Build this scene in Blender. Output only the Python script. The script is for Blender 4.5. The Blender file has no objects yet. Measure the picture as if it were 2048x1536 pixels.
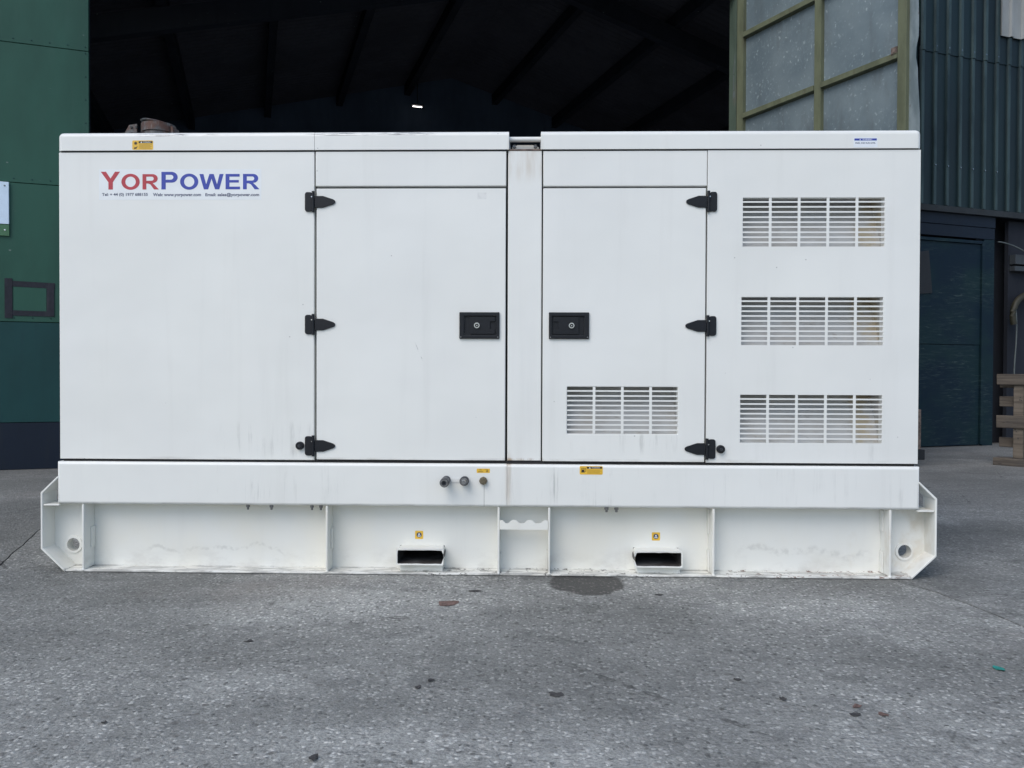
import bpy, bmesh, math, random
from mathutils import Vector, Matrix
random.seed(7)
R = math.radians
S = bpy.context.scene
COL = S.collection

# ------------------------------------------------------------------ camera
cam_d = bpy.data.cameras.new("camera")
cam = bpy.data.objects.new("camera", cam_d); COL.objects.link(cam)
cam_d.sensor_fit = 'HORIZONTAL'; cam_d.sensor_width = 36.0
cam_d.lens = 1540.0 / 2048.0 * 36.0
cam_d.clip_start = 0.05; cam_d.clip_end = 1500
YAW, PITCH, ROLL = -0.0223, -0.0126, 0.0035
fwd = Vector((math.sin(YAW) * math.cos(PITCH), math.cos(YAW) * math.cos(PITCH), math.sin(PITCH)))
rt = Vector((math.cos(YAW), -math.sin(YAW), 0)); up = rt.cross(fwd)
r2 = math.cos(ROLL) * rt + math.sin(ROLL) * up; u2 = -math.sin(ROLL) * rt + math.cos(ROLL) * up
M = Matrix((r2, u2, -fwd)).transposed().to_4x4(); M.translation = (0.2344, -3.959, 1.0366)
cam.matrix_world = M
S.camera = cam

# ------------------------------------------------------------------ light
SUN_EL, SUN_AZ = 48.0, 213.0          # azimuth clockwise from +Y: the light comes from behind and left of the camera
wd = bpy.data.worlds.new("World"); S.world = wd; wd.use_nodes = True
wn = wd.node_tree
for n in list(wn.nodes): wn.nodes.remove(n)
sky = wn.nodes.new("ShaderNodeTexSky"); sky.sky_type = 'NISHITA'; sky.sun_disc = False
sky.sun_elevation = R(SUN_EL); sky.sun_rotation = R(SUN_AZ)
sky.air_density = 1.0; sky.dust_density = 1.2; sky.ozone_density = 0.6
bg = wn.nodes.new("ShaderNodeBackground"); bg.inputs[1].default_value = 0.135
wo = wn.nodes.new("ShaderNodeOutputWorld")
wn.links.new(sky.outputs[0], bg.inputs[0]); wn.links.new(bg.outputs[0], wo.inputs[0])
sun_d = bpy.data.lights.new("sun", 'SUN'); sun_d.energy = 1.15; sun_d.angle = R(45); sun_d.color = (1.0, 0.955, 0.89)
sun = bpy.data.objects.new("sun", sun_d); COL.objects.link(sun)
sd = Vector((math.sin(R(SUN_AZ)) * math.cos(R(SUN_EL)), math.cos(R(SUN_AZ)) * math.cos(R(SUN_EL)), math.sin(R(SUN_EL))))
sun.rotation_euler = (-sd).to_track_quat('-Z', 'Y').to_euler()
sun.location = sd * 30
S.view_settings.view_transform = 'Standard'; S.view_settings.look = 'None'
S.view_settings.exposure = 0.40; S.view_settings.gamma = 1.0
S.view_settings.use_curve_mapping = False

# ------------------------------------------------------------------ node helpers
class Mat:
    def __init__(s, name, rough=0.5, metal=0.0, base=(0.5, 0.5, 0.5)):
        s.m = bpy.data.materials.new(name); s.m.use_nodes = True
        s.t = s.m.node_tree; s.b = s.t.nodes["Principled BSDF"]
        s.b.inputs["Roughness"].default_value = rough; s.b.inputs["Metallic"].default_value = metal
        s.b.inputs["Base Color"].default_value = (*base, 1)
        s._pos = None
    def n(s, typ, **kw):
        x = s.t.nodes.new(typ)
        for k, v in kw.items(): setattr(x, k, v)
        return x
    def L(s, a, b): s.t.links.new(a, b)
    def put(s, sock, v):
        if isinstance(v, (int, float)): sock.default_value = v
        elif isinstance(v, (tuple, list)): sock.default_value = (*v, 1) if len(v) == 3 and sock.type == 'RGBA' else v
        else: s.L(v, sock)
    def pos(s):
        if s._pos is None: s._pos = s.n("ShaderNodeTexCoord").outputs["Object"]
        return s._pos
    def wpos(s): return s.n("ShaderNodeNewGeometry").outputs["Position"]
    def scale(s, sc, v=None, off=(0, 0, 0), rot=(0, 0, 0)):
        mp = s.n("ShaderNodeMapping"); s.L(v or s.pos(), mp.inputs[0])
        mp.inputs["Scale"].default_value = sc; mp.inputs["Location"].default_value = off; mp.inputs["Rotation"].default_value = rot
        return mp.outputs[0]
    def noise(s, sc, v=None, detail=4, rough=0.55, off=(0, 0, 0), rot=(0, 0, 0), dist=0.0):
        if isinstance(sc, (int, float)): sc = (sc,) * 3
        n = s.n("ShaderNodeTexNoise"); s.L(s.scale(sc, v, off, rot), n.inputs["Vector"])
        n.inputs["Scale"].default_value = 1; n.inputs["Detail"].default_value = detail
        n.inputs["Roughness"].default_value = rough; n.inputs["Distortion"].default_value = dist
        return n.outputs[0]
    def vor(s, sc, v=None, feature='F1', out='Distance', rnd=1.0, rot=(0, 0, 0)):
        if isinstance(sc, (int, float)): sc = (sc,) * 3
        n = s.n("ShaderNodeTexVoronoi", feature=feature); s.L(s.scale(sc, v, rot=rot), n.inputs["Vector"])
        n.inputs["Scale"].default_value = 1; n.inputs["Randomness"].default_value = rnd
        return n.outputs[out]
    def ramp(s, v, a, b, lo=0.0, hi=1.0, smooth=True):
        n = s.n("ShaderNodeMapRange"); n.interpolation_type = 'SMOOTHSTEP' if smooth else 'LINEAR'
        s.put(n.inputs[0], v); n.inputs[1].default_value = a; n.inputs[2].default_value = b
        n.inputs[3].default_value = lo; n.inputs[4].default_value = hi
        return n.outputs[0]
    def math(s, op, a, b=0.0, c=0.0):
        n = s.n("ShaderNodeMath", operation=op); s.put(n.inputs[0], a); s.put(n.inputs[1], b)
        if op in ('MULTIPLY_ADD',): s.put(n.inputs[2], c)
        return n.outputs[0]
    def mul(s, *a):
        r = a[0]
        for x in a[1:]: r = s.math('MULTIPLY', r, x)
        return r
    def mx(s, *a):
        r = a[0]
        for x in a[1:]: r = s.math('MAXIMUM', r, x)
        return r
    def mix(s, f, a, b):
        n = s.n("ShaderNodeMix", data_type='RGBA'); s.put(n.inputs[0], f); s.put(n.inputs[6], a); s.put(n.inputs[7], b)
        return n.outputs[2]
    def xyz(s, v=None):
        n = s.n("ShaderNodeSeparateXYZ"); s.L(v or s.pos(), n.inputs[0]); return n.outputs
    def box(s, co, lo, hi, soft):
        return s.mul(s.ramp(co, lo - soft, lo + soft), s.ramp(co, hi - soft, hi + soft, 1, 0))
    def gain(s, c, f):
        n = s.n("ShaderNodeVectorMath", operation='SCALE'); s.L(c, n.inputs[0]); s.put(n.inputs[3], f); return n.outputs[0]
    def col(s, v): s.put(s.b.inputs["Base Color"], v)
    def rgh(s, v): s.put(s.b.inputs["Roughness"], v)
    def bump(s, h, strength=0.3, dist=0.002):
        n = s.n("ShaderNodeBump"); n.inputs["Strength"].default_value = strength; n.inputs["Distance"].default_value = dist
        s.L(h, n.inputs["Height"]); s.L(n.outputs[0], s.b.inputs["Normal"])

MATS = {}
def plain(name, base, rough=0.5, metal=0.0, var=0.12, sc=14):
    k = Mat(name, rough, metal, base)
    f = k.noise(sc, detail=5)
    k.col(k.mix(k.ramp(f, 0.3, 0.7), tuple(c * (1 - var) for c in base), tuple(min(1, c * (1 + var)) for c in base)))
    MATS[name] = k.m
    return k

def white_paint(name, base, skid=False):
    k = Mat(name, 0.42, 0, base)
    x, y, z = k.xyz()
    # faint vertical run marks, broad soft patchiness
    streak = k.noise((9, 9, 0.55), detail=6, rough=0.62)
    patch = k.noise((1.3, 1.3, 1.9), detail=3)
    c = k.mix(k.ramp(patch, 0.30, 0.72), tuple(b * 0.965 for b in base), tuple(min(1, b * 1.02) for b in base))
    dirt = (0.50, 0.50, 0.47)
    c = k.mix(k.mul(k.ramp(streak, 0.52, 0.85), 0.20), c, dirt)
    fine = k.noise(55, detail=4)
    c = k.mix(k.mul(k.ramp(fine, 0.62, 0.86), 0.10), c, (0.48, 0.47, 0.43))
    fs = k.noise((23, 23, 1.3), detail=6, rough=0.72, dist=0.25)
    runs = k.mul(k.ramp(fs, 0.50, 0.72), k.ramp(k.noise((4.5, 4.5, 5), detail=4, off=(2, 0, 5)), 0.40, 0.66))
    def reg(x0, x1, z0, z1, sx=0.06, sz=0.03): return k.mul(k.box(x, x0, x1, sx), k.box(z, z0, z1, sz))
    rust = (0.33, 0.21, 0.11)
    if not skid:
        g = k.mx(reg(-1.35, -0.88, 0.60, 0.775), reg(-1.40, -0.70, 0.37, 0.57), k.mul(reg(0.12, 0.70, 0.36, 0.565), 1.25),
                 k.mul(reg(0.7, 2.2, 0.36, 0.56), 0.45), k.mul(reg(1.2, 2.1, 0.60, 0.70), 0.6), k.mul(reg(0.42, 1.0, 0.64, 0.74), 0.8))
        c = k.mix(k.math('MINIMUM', k.mul(g, runs, 0.68), 1.0), c, (0.36, 0.37, 0.35))
        # tide of grime along the foot of the tank band and above the panel foot
        n2 = k.noise((5, 5, 14), detail=6)
        c = k.mix(k.mul(reg(-2.3, 2.3, 0.35, 0.366, 0.02, 0.008), k.ramp(n2, 0.42, 0.7), 0.5), c, (0.30, 0.29, 0.26))
        c = k.mix(k.mul(reg(-2.3, 2.3, 0.583, 0.602, 0.02, 0.008), k.ramp(n2, 0.45, 0.7), 0.35), c, (0.32, 0.30, 0.26))
        # rust bleeding from the post head and from the tank seam
        rn = k.ramp(k.noise((24, 24, 3), detail=5), 0.40, 0.72)
        c = k.mix(k.mul(reg(0.12, 0.30, 2.05, 2.22, 0.012, 0.05), k.ramp(k.noise((24, 24, 3), detail=5), 0.30, 0.68), 0.38), c, (0.45, 0.34, 0.22))
        c = k.mix(k.mul(k.box(x, 0.116, 0.140, 0.012), k.box(z, 0.38, 0.60, 0.06), k.ramp(rn, 0, 1, 0.45, 1), 0.75), c, (0.42, 0.31, 0.20))
        c = k.mix(k.mul(reg(0.10, 0.31, 0.575, 0.604, 0.01, 0.006), rn, 0.8), c, rust)
        # thin drip under the brass plug and a few scratches
        c = k.mix(k.mul(k.box(x, 0.0035, 0.0075, 0.0012), k.box(z, 0.35, 0.475, 0.02), 0.55), c, (0.25, 0.25, 0.22))
        s1 = k.math('ABSOLUTE', k.math('SUBTRACT', k.math('ADD', k.math('MULTIPLY', x, 2.3), z), k.mul(1.0, 0.383)))
        c = k.mix(k.mul(k.ramp(s1, 0.002, 0.008, 1, 0), k.box(z, 1.11, 1.195, 0.01), k.ramp(k.noise(60), 0.45, 0.55), 0.5), c, (0.3, 0.3, 0.3))
        # ghost of a removed sticker at the door head
        c = k.mix(k.mul(reg(-0.034, 0.012, 1.935, 1.968, 0.003, 0.003), k.ramp(k.noise(30), 0.35, 0.6, 0.4, 1), 0.28), c, (0.40, 0.40, 0.40))
        # dark scuffs along the lid's top edge
        sc = k.noise((7, 7, 190), detail=6, rough=0.7, rot=(0, 0.004, 0))
        sc2 = k.ramp(k.noise((3.0, 3, 9)), 0.44, 0.56)
        m = k.mx(reg(-1.78, -1.10, 2.259, 2.274, 0.05, 0.003), reg(-0.90, -0.15, 2.260, 2.279, 0.04, 0.003), k.mul(reg(0.4, 2.0, 2.266, 2.273, 0.05, 0.002), 0.25))
        c = k.mix(k.mul(m, k.ramp(sc, 0.47, 0.55), sc2, 0.95), c, (0.13, 0.14, 0.15))
        # sparse specks
        sp = k.vor(9.0); c = k.mix(k.mul(k.ramp(sp, 0.020, 0.040, 1, 0), 0.5), c, (0.2, 0.2, 0.2))
    else:
        low = k.ramp(z, 0.0, 0.16, 1, 0)
        mud = k.ramp(k.noise((5, 5, 9), detail=7, rough=0.65), 0.44, 0.70)
        c = k.mix(k.mul(low, mud, 0.45), c, (0.42, 0.40, 0.36))
        wob = k.math('ADD', z, k.mul(k.math('SUBTRACT', k.noise((4.5, 0.1, 0.1), detail=5), 0.5), 0.22))
        band = k.mx(k.mul(k.box(wob, 0.098, 0.114, 0.006), k.box(x, -1.80, -1.05, 0.05)), k.mul(k.box(wob, 0.10, 0.13, 0.012), k.box(x, 1.35, 2.0, 0.05)))
        c = k.mix(k.mul(band, k.ramp(k.noise(28, detail=6), 0.40, 0.62), 0.36), c, (0.40, 0.40, 0.37))
        cream = k.ramp(k.noise((3, 3, 2), detail=3), 0.4, 0.7)
        c = k.mix(k.mul(cream, 0.45), c, tuple(a * b for a, b in zip(base, (1.0, 0.955, 0.86))))
        c = k.mix(k.mul(k.box(x, 1.9, 2.31, 0.08), k.ramp(k.noise((8, 8, 6), detail=5), 0.5, 0.75), 0.5), c, (0.50, 0.40, 0.24))
        # chipped, rusty flange
        ch = k.ramp(k.noise((26, 26, 60), detail=6, rough=0.7, dist=0.6), 0.555, 0.59)
        reg2 = k.mul(k.ramp(z, 0.012, 0.022, 1, 0), k.mx(k.box(x, -0.4, 0.9, 0.2), k.box(x, 1.2, 2.3, 0.15), 0.30))
        c = k.mix(k.mul(ch, reg2, 0.95), c, k.mix(k.ramp(x, 1.0, 1.6), (0.06, 0.055, 0.05), (0.17, 0.08, 0.045)))
        gr = k.ramp(k.noise((6, 30, 8), detail=6), 0.42, 0.62)
        c = k.mix(k.mul(k.ramp(z, 0.012, 0.018, 1, 0), gr, 0.75), c, (0.30, 0.30, 0.28))
    c = k.mix(k.mul(k.ramp(k.noise((0.8, 0.8, 0.5), detail=2), 0.35, 0.7), 0.10), c, (0.72, 0.74, 0.80))
    k.col(c)
    k.rgh(k.ramp(k.noise((6, 6, 2.5), detail=4), 0.3, 0.7, 0.30, 0.48))
    k.bump(k.noise((1.7, 1.7, 1.3), detail=3), 0.32, 0.03)
    MATS[name] = k.m

white_paint("white_paint", (0.790, 0.80, 0.768))
white_paint("skid_paint", (0.785, 0.79, 0.748), True)

k = plain("black_plastic", (0.009, 0.011, 0.015), 0.5, sc=60); k.b.inputs["Specular IOR Level"].default_value = 0.3
plain("seal_rubber", (0.012, 0.012, 0.013), 0.8)
plain("chrome", (0.42, 0.43, 0.45), 0.25, 1.0, sc=80)
plain("zinc_bolt", (0.20, 0.20, 0.20), 0.45, 0.7, var=0.3, sc=120)
plain("brass_old", (0.17, 0.145, 0.10), 0.5, 0.5, var=0.4, sc=150)
plain("dark_metal", (0.05, 0.055, 0.065), 0.4, 0.4, var=0.3, sc=120)
plain("sticker_yellow", (0.78, 0.48, 0.045), 0.4, var=0.05)
plain("sticker_white", (0.78, 0.82, 0.86), 0.35, var=0.03)
plain("ink_black", (0.030, 0.020, 0.012), 0.5)
plain("ink_brown", (0.36, 0.22, 0.03), 0.5)
plain("ink_blue", (0.030, 0.055, 0.36), 0.4, var=0.08)
plain("ink_red", (0.45, 0.035, 0.055), 0.4, var=0.08)
plain("ink_navy", (0.030, 0.045, 0.11), 0.4)
plain("decal_film", (0.79, 0.82, 0.83), 0.30, var=0.02)

k = Mat("baffle", 0.6); x, y, z = k.xyz()
c = k.mix(k.ramp(k.noise((7, 7, 12), detail=6), 0.35, 0.7), (0.52, 0.53, 0.53), (0.44, 0.43, 0.41))
c = k.mix(k.mul(k.box(x, 1.92, 2.06, 0.03), k.ramp(k.noise((9, 9, 12), detail=5), 0.38, 0.62), 0.75), c, (0.44, 0.36, 0.22))
c = k.mix(k.mul(k.ramp(k.noise((14, 14, 30), detail=5), 0.60, 0.74), 0.45), c, (0.24, 0.20, 0.16)); k.col(c); MATS["baffle"] = k.m

k = Mat("rusty_exhaust", 0.6, 0.25)
c = k.mix(k.ramp(k.noise(9, detail=6, off=(0.7, 0, 0)), 0.44, 0.60), (0.088, 0.096, 0.098), (0.085, 0.042, 0.031))
c = k.mix(k.mul(k.ramp(k.noise((60, 60, 20), detail=4), 0.5, 0.7), 0.5), c, (0.22, 0.22, 0.21)); k.col(c)
k.bump(k.noise(70, detail=5), 0.3, 0.002); MATS["rusty_exhaust"] = k.m

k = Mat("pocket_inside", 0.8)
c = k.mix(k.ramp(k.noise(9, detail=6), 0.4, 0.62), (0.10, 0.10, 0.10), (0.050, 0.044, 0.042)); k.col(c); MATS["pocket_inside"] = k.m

# concrete yard
def concrete(name, tone):
    k = Mat(name, 0.86); k.b.inputs["Specular IOR Level"].default_value = 0.3
    wp = k.wpos(); x, y, z = k.xyz(wp)
    warp = k.n("ShaderNodeVectorMath", operation='MULTIPLY_ADD')
    nz = k.n("ShaderNodeTexNoise"); k.L(k.scale((30, 30, 30), wp), nz.inputs["Vector"]); nz.inputs["Scale"].default_value = 1; nz.inputs["Detail"].default_value = 3
    k.L(nz.outputs["Color"], warp.inputs[0]); warp.inputs[1].default_value = (0.018, 0.018, 0); k.L(wp, warp.inputs[2])
    wv = warp.outputs[0]
    cellc = k.vor(56, wv, out='Color'); cell = k.xyz(cellc)[0]; cell2 = k.xyz(cellc)[1]
    dist = k.vor(56, wv, out='Distance')
    stone = k.ramp(dist, 0.30, 0.44, 1, 0)
    worn = k.ramp(k.noise((0.9, 0.9, 0.9), wp, detail=5, rough=0.6), 0.36, 0.64)      # where the aggregate is exposed
    matrix = k.mix(k.ramp(k.noise(120, wp, detail=4), 0.3, 0.7), (0.185, 0.187, 0.178), (0.312, 0.314, 0.298))
    scol = k.mix(k.ramp(cell, 0.05, 0.95, smooth=False), (0.082, 0.081, 0.077), (0.56, 0.555, 0.525))
    scol = k.mix(k.mul(k.ramp(cell2, 0.86, 0.93), 0.8), scol, (0.60, 0.60, 0.57))
    c = k.mix(k.mul(stone, k.ramp(worn, 0, 1, 0.75, 1.0)), matrix, scol)
    pit = k.noise((44, 58, 30), wp, detail=6, rough=0.68, dist=0.5)
    c = k.mix(k.mul(k.ramp(pit, 0.52, 0.66), 0.60), c, (0.09, 0.091, 0.092))
    c = k.mix(k.mul(k.ramp(pit, 0.47, 0.33), 0.40), c, (0.46, 0.465, 0.46))
    mid = k.noise((6, 9, 6), wp, detail=7, rough=0.66, off=(5, 2, 0))
    c = k.mix(k.mul(k.ramp(mid, 0.50, 0.68), 0.40), c, (0.115, 0.117, 0.120))
    c2 = k.vor(26, wv, out='Color'); d2 = k.vor(26, wv, out='Distance')
    c = k.mix(k.mul(k.ramp(d2, 0.20, 0.34, 1, 0), k.ramp(k.xyz(c2)[2], 0.78, 0.86), 0.75), c, k.mix(k.xyz(c2)[0], (0.07, 0.065, 0.06), (0.42, 0.41, 0.39)))
    big = k.noise((0.55, 0.8, 1), wp, detail=5, rough=0.6, off=(3.1, 1.7, 0))
    c = k.gain(c, k.ramp(big, 0.34, 0.66, 1.14, 0.74))
    pale = k.noise((0.8, 1.3, 1), wp, detail=6, rough=0.65, off=(9, 4, 0))
    c = k.gain(c, k.ramp(pale, 0.44, 0.66, 0.96, 1.40))
    trail = k.noise((2.6, 0.9, 1), wp, detail=7, rough=0.7, off=(2.2, 6.1, 0), rot=(0, 0, 0.7))
    c = k.gain(c, k.ramp(trail, 0.56, 0.68, 1.0, 1.30))
    c = k.gain(c, k.ramp(k.noise((2.2, 3.2, 1), wp, detail=7, rough=0.7, off=(7.7, 3.3, 0)), 0.56, 0.68, 1.0, 0.72))
    warm = k.noise((0.7, 0.7, 1), wp, detail=4, off=(1, 8, 0))
    c = k.mix(k.mul(k.ramp(warm, 0.56, 0.72), 0.30), c, (0.23, 0.19, 0.165))
    # shade further back towards the building, painted into the ground colour
    c = k.mix(k.mul(k.ramp(y, 0.4, 4.0), 0.30), c, (0.115, 0.115, 0.117))
    # small dark oil spots
    osn = k.vor(2.3, wv); ocl = k.xyz(k.vor(2.3, wv, out='Color'))[0]
    osp = k.math('ADD', osn, k.mul(k.math('SUBTRACT', k.noise(22, wp, detail=4), 0.5), 0.10))
    c = k.mix(k.mul(k.ramp(osp, 0.045, 0.085, 1, 0), k.ramp(ocl, 0.35, 0.45), 0.55), c, (0.055, 0.052, 0.05))
    osn = k.vor(7.0, wv); ocl = k.xyz(k.vor(7.0, wv, out='Color'))[1]
    c = k.mix(k.mul(k.ramp(osn, 0.05, 0.085, 1, 0), k.ramp(ocl, 0.6, 0.66), 0.6), c, (0.06, 0.056, 0.055))
    # the damp patch beside the skid
    wob = k.mul(k.math('SUBTRACT', k.noise(13, wp, detail=7, rough=0.7), 0.5), 1.1)
    e = k.math('ADD', k.math('POWER', k.math('ABSOLUTE', k.math('DIVIDE', k.math('SUBTRACT', x, 0.525), 0.185)), 2.0),
               k.math('POWER', k.math('ABSOLUTE', k.math('DIVIDE', k.math('SUBTRACT', y, -0.135), 0.215)), 2.0))
    damp = k.ramp(k.math('ADD', e, wob), 0.86, 1.10, 1, 0)
    c = k.mix(k.mul(damp, 0.90), c, k.mix(k.mul(stone, k.ramp(cell, 0.2, 0.9), 0.8), (0.030, 0.026, 0.025), (0.150, 0.128, 0.120)))
    c = k.mix(1.0 - tone, c, (0.06, 0.06, 0.06)); c = k.mix(0.14, c, (0.21, 0.225, 0.205)); c = k.gain(c, 1.07)
    ck = k.vor((0.75, 0.55, 1), k.scale((1, 1, 1), wv, rot=(0, 0, 0.5)), feature='DISTANCE_TO_EDGE')
    ck = k.math('ADD', ck, k.mul(k.math('SUBTRACT', k.noise(9, wp, detail=6), 0.5), 0.05))
    c = k.mix(k.mul(k.ramp(k.math('ABSOLUTE', ck), 0.0012, 0.0045, 1, 0), k.ramp(k.noise((0.9, 0.9, 1), wp, detail=4, off=(4, 4, 0)), 0.52, 0.60), 0.6), c, (0.055, 0.054, 0.052))
    k.col(c); k.rgh(k.ramp(damp, 0, 1, 0.86, 0.62))
    h = k.math('ADD', k.mul(k.ramp(dist, 0.0, 0.5, 1, 0), 0.8), k.mul(k.noise(150, wp, detail=4), 0.6))
    h = k.math('ADD', h, k.mul(pit, -2.6))
    k.bump(h, 0.8, 0.007); MATS[name] = k.m
concrete("yard_concrete", 1.0); concrete("dark_concrete", 0.72)  # the two outer slabs take the darker tone
plain("joint_dirt", (0.030, 0.029, 0.028), 0.95)

def clad(name, base, dirtc, sc=(1.2, 1.2, 0.5), rough=0.5, amt=0.6, spec=0.22):
    k = Mat(name, rough); k.b.inputs["Specular IOR Level"].default_value = spec
    c = k.mix(k.ramp(k.noise(sc, detail=6, rough=0.6), 0.38, 0.70), base, tuple(b * 0.72 for b in base))
    c = k.mix(k.mul(k.ramp(k.noise((10, 10, 1.5), detail=5), 0.52, 0.78), amt), c, dirtc)
    sp = k.vor((3, 3, 5)); c = k.mix(k.mul(k.ramp(sp, 0.02, 0.05, 1, 0), 0.5), c, (0.25, 0.30, 0.28))
    sk = k.vor((4.2, 4.2, 22), k.scale((1, 1, 1), rot=(0, R(12), 0))); c = k.mix(k.mul(k.ramp(sk, 0.03, 0.09, 1, 0), k.ramp(k.noise(1.4), 0.50, 0.62), 0.35), c, (0.20, 0.26, 0.24))
    k.col(c); k.bump(k.noise(2.0, detail=3), 0.15, 0.02); MATS[name] = k.m
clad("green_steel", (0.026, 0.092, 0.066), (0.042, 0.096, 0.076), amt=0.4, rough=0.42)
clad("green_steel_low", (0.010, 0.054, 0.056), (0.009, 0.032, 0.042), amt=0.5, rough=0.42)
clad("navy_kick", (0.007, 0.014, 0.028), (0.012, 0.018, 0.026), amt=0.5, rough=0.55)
k = Mat("green_cladding", 0.45); k.b.inputs["Specular IOR Level"].default_value = 0.3
c = k.mix(k.ramp(k.noise((1.2, 1.2, 0.4), detail=6, rough=0.6), 0.38, 0.70), (0.0068, 0.0205, 0.026), (0.0045, 0.012, 0.017))
rib_lit = k.mul(k.ramp(k.xyz()[1], -0.918, -0.903, 1, 0), k.ramp(k.noise((3, 1, 0.8), detail=5, rough=0.6), 0.30, 0.62))
c = k.mix(k.mul(rib_lit, 0.75), c, (0.050, 0.085, 0.090)); k.col(c); MATS["green_cladding"] = k.m   # sky light caught by the ribs, painted in as a paler crest colour
clad("olive_frame", (0.150, 0.165, 0.105), (0.085, 0.075, 0.048), sc=(6, 6, 2), amt=0.55)
clad("sage_post", (0.095, 0.13, 0.10), (0.13, 0.125, 0.105), sc=(5, 5, 1), amt=0.7)
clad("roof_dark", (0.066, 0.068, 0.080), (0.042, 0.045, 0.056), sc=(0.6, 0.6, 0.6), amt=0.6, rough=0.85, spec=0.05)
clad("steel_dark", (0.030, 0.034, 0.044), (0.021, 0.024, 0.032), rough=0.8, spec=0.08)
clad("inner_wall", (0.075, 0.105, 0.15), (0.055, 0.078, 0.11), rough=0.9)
clad("hall_floor", (0.30, 0.31, 0.32), (0.22, 0.23, 0.24), rough=0.9)
clad("grey_sheet", (0.34, 0.36, 0.36), (0.20, 0.21, 0.21), rough=0.5)
clad("box_grey", (0.06, 0.07, 0.08), (0.04, 0.045, 0.05))
clad("tape_black", (0.022, 0.024, 0.034), (0.04, 0.042, 0.05), sc=(30, 30, 30), amt=0.7, rough=0.6)

k = Mat("galvanised_pane", 0.42, 0.1)                   # grey pane with a pale fleck all over
v = k.pos()
rn = k.noise(1.2, detail=4)
c = k.mix(k.ramp(rn, 0.3, 0.7), (0.130, 0.172, 0.195), (0.205, 0.255, 0.275))
w = k.n("ShaderNodeVectorMath", operation='MULTIPLY_ADD'); nz = k.n("ShaderNodeTexNoise"); k.L(k.scale((14, 14, 14)), nz.inputs["Vector"]); nz.inputs["Scale"].default_value = 1
k.L(nz.outputs["Color"], w.inputs[0]); w.inputs[1].default_value = (0.12, 0.12, 0.12); k.L(v, w.inputs[2])
d = k.vor((21, 21, 15), w.outputs[0]); cc = k.xyz(k.vor((21, 21, 15), w.outputs[0], out='Color'))
dens = k.ramp(k.noise(2.2, detail=4), 0.36, 0.66)
c = k.mix(k.mul(k.ramp(d, 0.12, 0.36, 1, 0), k.ramp(cc[0], 0.35, 0.85), k.ramp(dens, 0, 1, 0.3, 0.9)), c, (0.42, 0.49, 0.50))
c = k.mix(k.mul(k.ramp(k.noise((34, 34, 22), detail=5, rough=0.7), 0.52, 0.70), k.ramp(dens, 0, 1, 0.2, 0.6)), c, (0.27, 0.33, 0.35))
c = k.mix(k.mul(k.ramp(k.noise((4, 4, 0.9), detail=6, rough=0.65), 0.46, 0.70), 0.42), c, (0.095, 0.105, 0.108))
k.col(c); MATS["galvanised_pane"] = k.m

k = Mat("galvanised_edge", 0.45, 0.2)
c = k.mix(k.ramp(k.noise((8, 8, 2.5), detail=6), 0.35, 0.7), (0.15, 0.19, 0.205), (0.26, 0.31, 0.33))
c = k.mix(k.ramp(k.noise((14, 14, 5), detail=5, off=(3, 0, 0)), 0.64, 0.72), c, (0.09, 0.045, 0.03)); k.col(c); MATS["galvanised_edge"] = k.m

k = Mat("worn_ply", 0.6); k.b.inputs["Specular IOR Level"].default_value = 0.15                                 # painted board with horizontal scraping
c = k.mix(k.ramp(k.noise((1.5, 1.5, 2), detail=4), 0.35, 0.68), (0.0058, 0.0175, 0.032), (0.0095, 0.028, 0.034))
scr = k.noise((4.5, 4.5, 34), detail=8, rough=0.75, dist=0.9)
msk = k.ramp(k.noise((1.5, 1.5, 1.7), detail=3, off=(0.4, 0, 0.9)), 0.34, 0.58)
c = k.mix(k.mul(k.ramp(scr, 0.47, 0.66), msk, 0.65), c, (0.036, 0.060, 0.064))
c = k.mix(k.mul(k.ramp(scr, 0.60, 0.72), msk, 0.6), c, (0.12, 0.15, 0.14))
k.col(c); MATS["worn_ply"] = k.m

def timber(name, a, b):
    k = Mat(name, 0.85)
    g = k.noise((2.2, 34, 34), detail=6, rough=0.6, dist=0.4)
    c = k.mix(k.ramp(g, 0.35, 0.68), a, b)
    kn = k.vor((5, 16, 16)); c = k.mix(k.mul(k.ramp(kn, 0.06, 0.16, 1, 0), 0.7), c, tuple(q * 0.4 for q in b))
    c = k.mix(k.mul(k.ramp(k.noise(5, detail=4), 0.5, 0.75), 0.5), c, (0.07, 0.065, 0.06))
    k.col(c); k.bump(g, 0.4, 0.003); MATS[name] = k.m
timber("pallet_wood", (0.125, 0.105, 0.084), (0.060, 0.049, 0.040))
timber("pallet_wood_pale", (0.165, 0.138, 0.108), (0.090, 0.073, 0.057))

plain("hose_tan", (0.030, 0.028, 0.016), 0.6)
plain("cable_grey", (0.11, 0.13, 0.13), 0.6)
plain("rust_post", (0.16, 0.12, 0.10), 0.8, var=0.5, sc=25)
plain("leaf_brown", (0.135, 0.085, 0.072), 0.8, var=0.4, sc=60)
plain("leaf_dark", (0.048, 0.046, 0.046), 0.8, var=0.4, sc=60)
plain("scrap_teal", (0.02, 0.24, 0.20), 0.5, var=0.2, sc=60)
plain("stone_grey", (0.26, 0.26, 0.25), 0.9, var=0.3, sc=60)
plain("sign_white", (0.62, 0.74, 0.88), 0.25, var=0.03)
plain("sign_green", (0.05, 0.15, 0.07), 0.5)
plain("flap_dark", (0.014, 0.016, 0.020), 0.7)
k = Mat("lamp_glow", 0.5); k.b.inputs["Emission Color"].default_value = (1, 0.93, 0.9, 1); k.b.inputs["Emission Strength"].default_value = 3.0; MATS["lamp_glow"] = k.m

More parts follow.
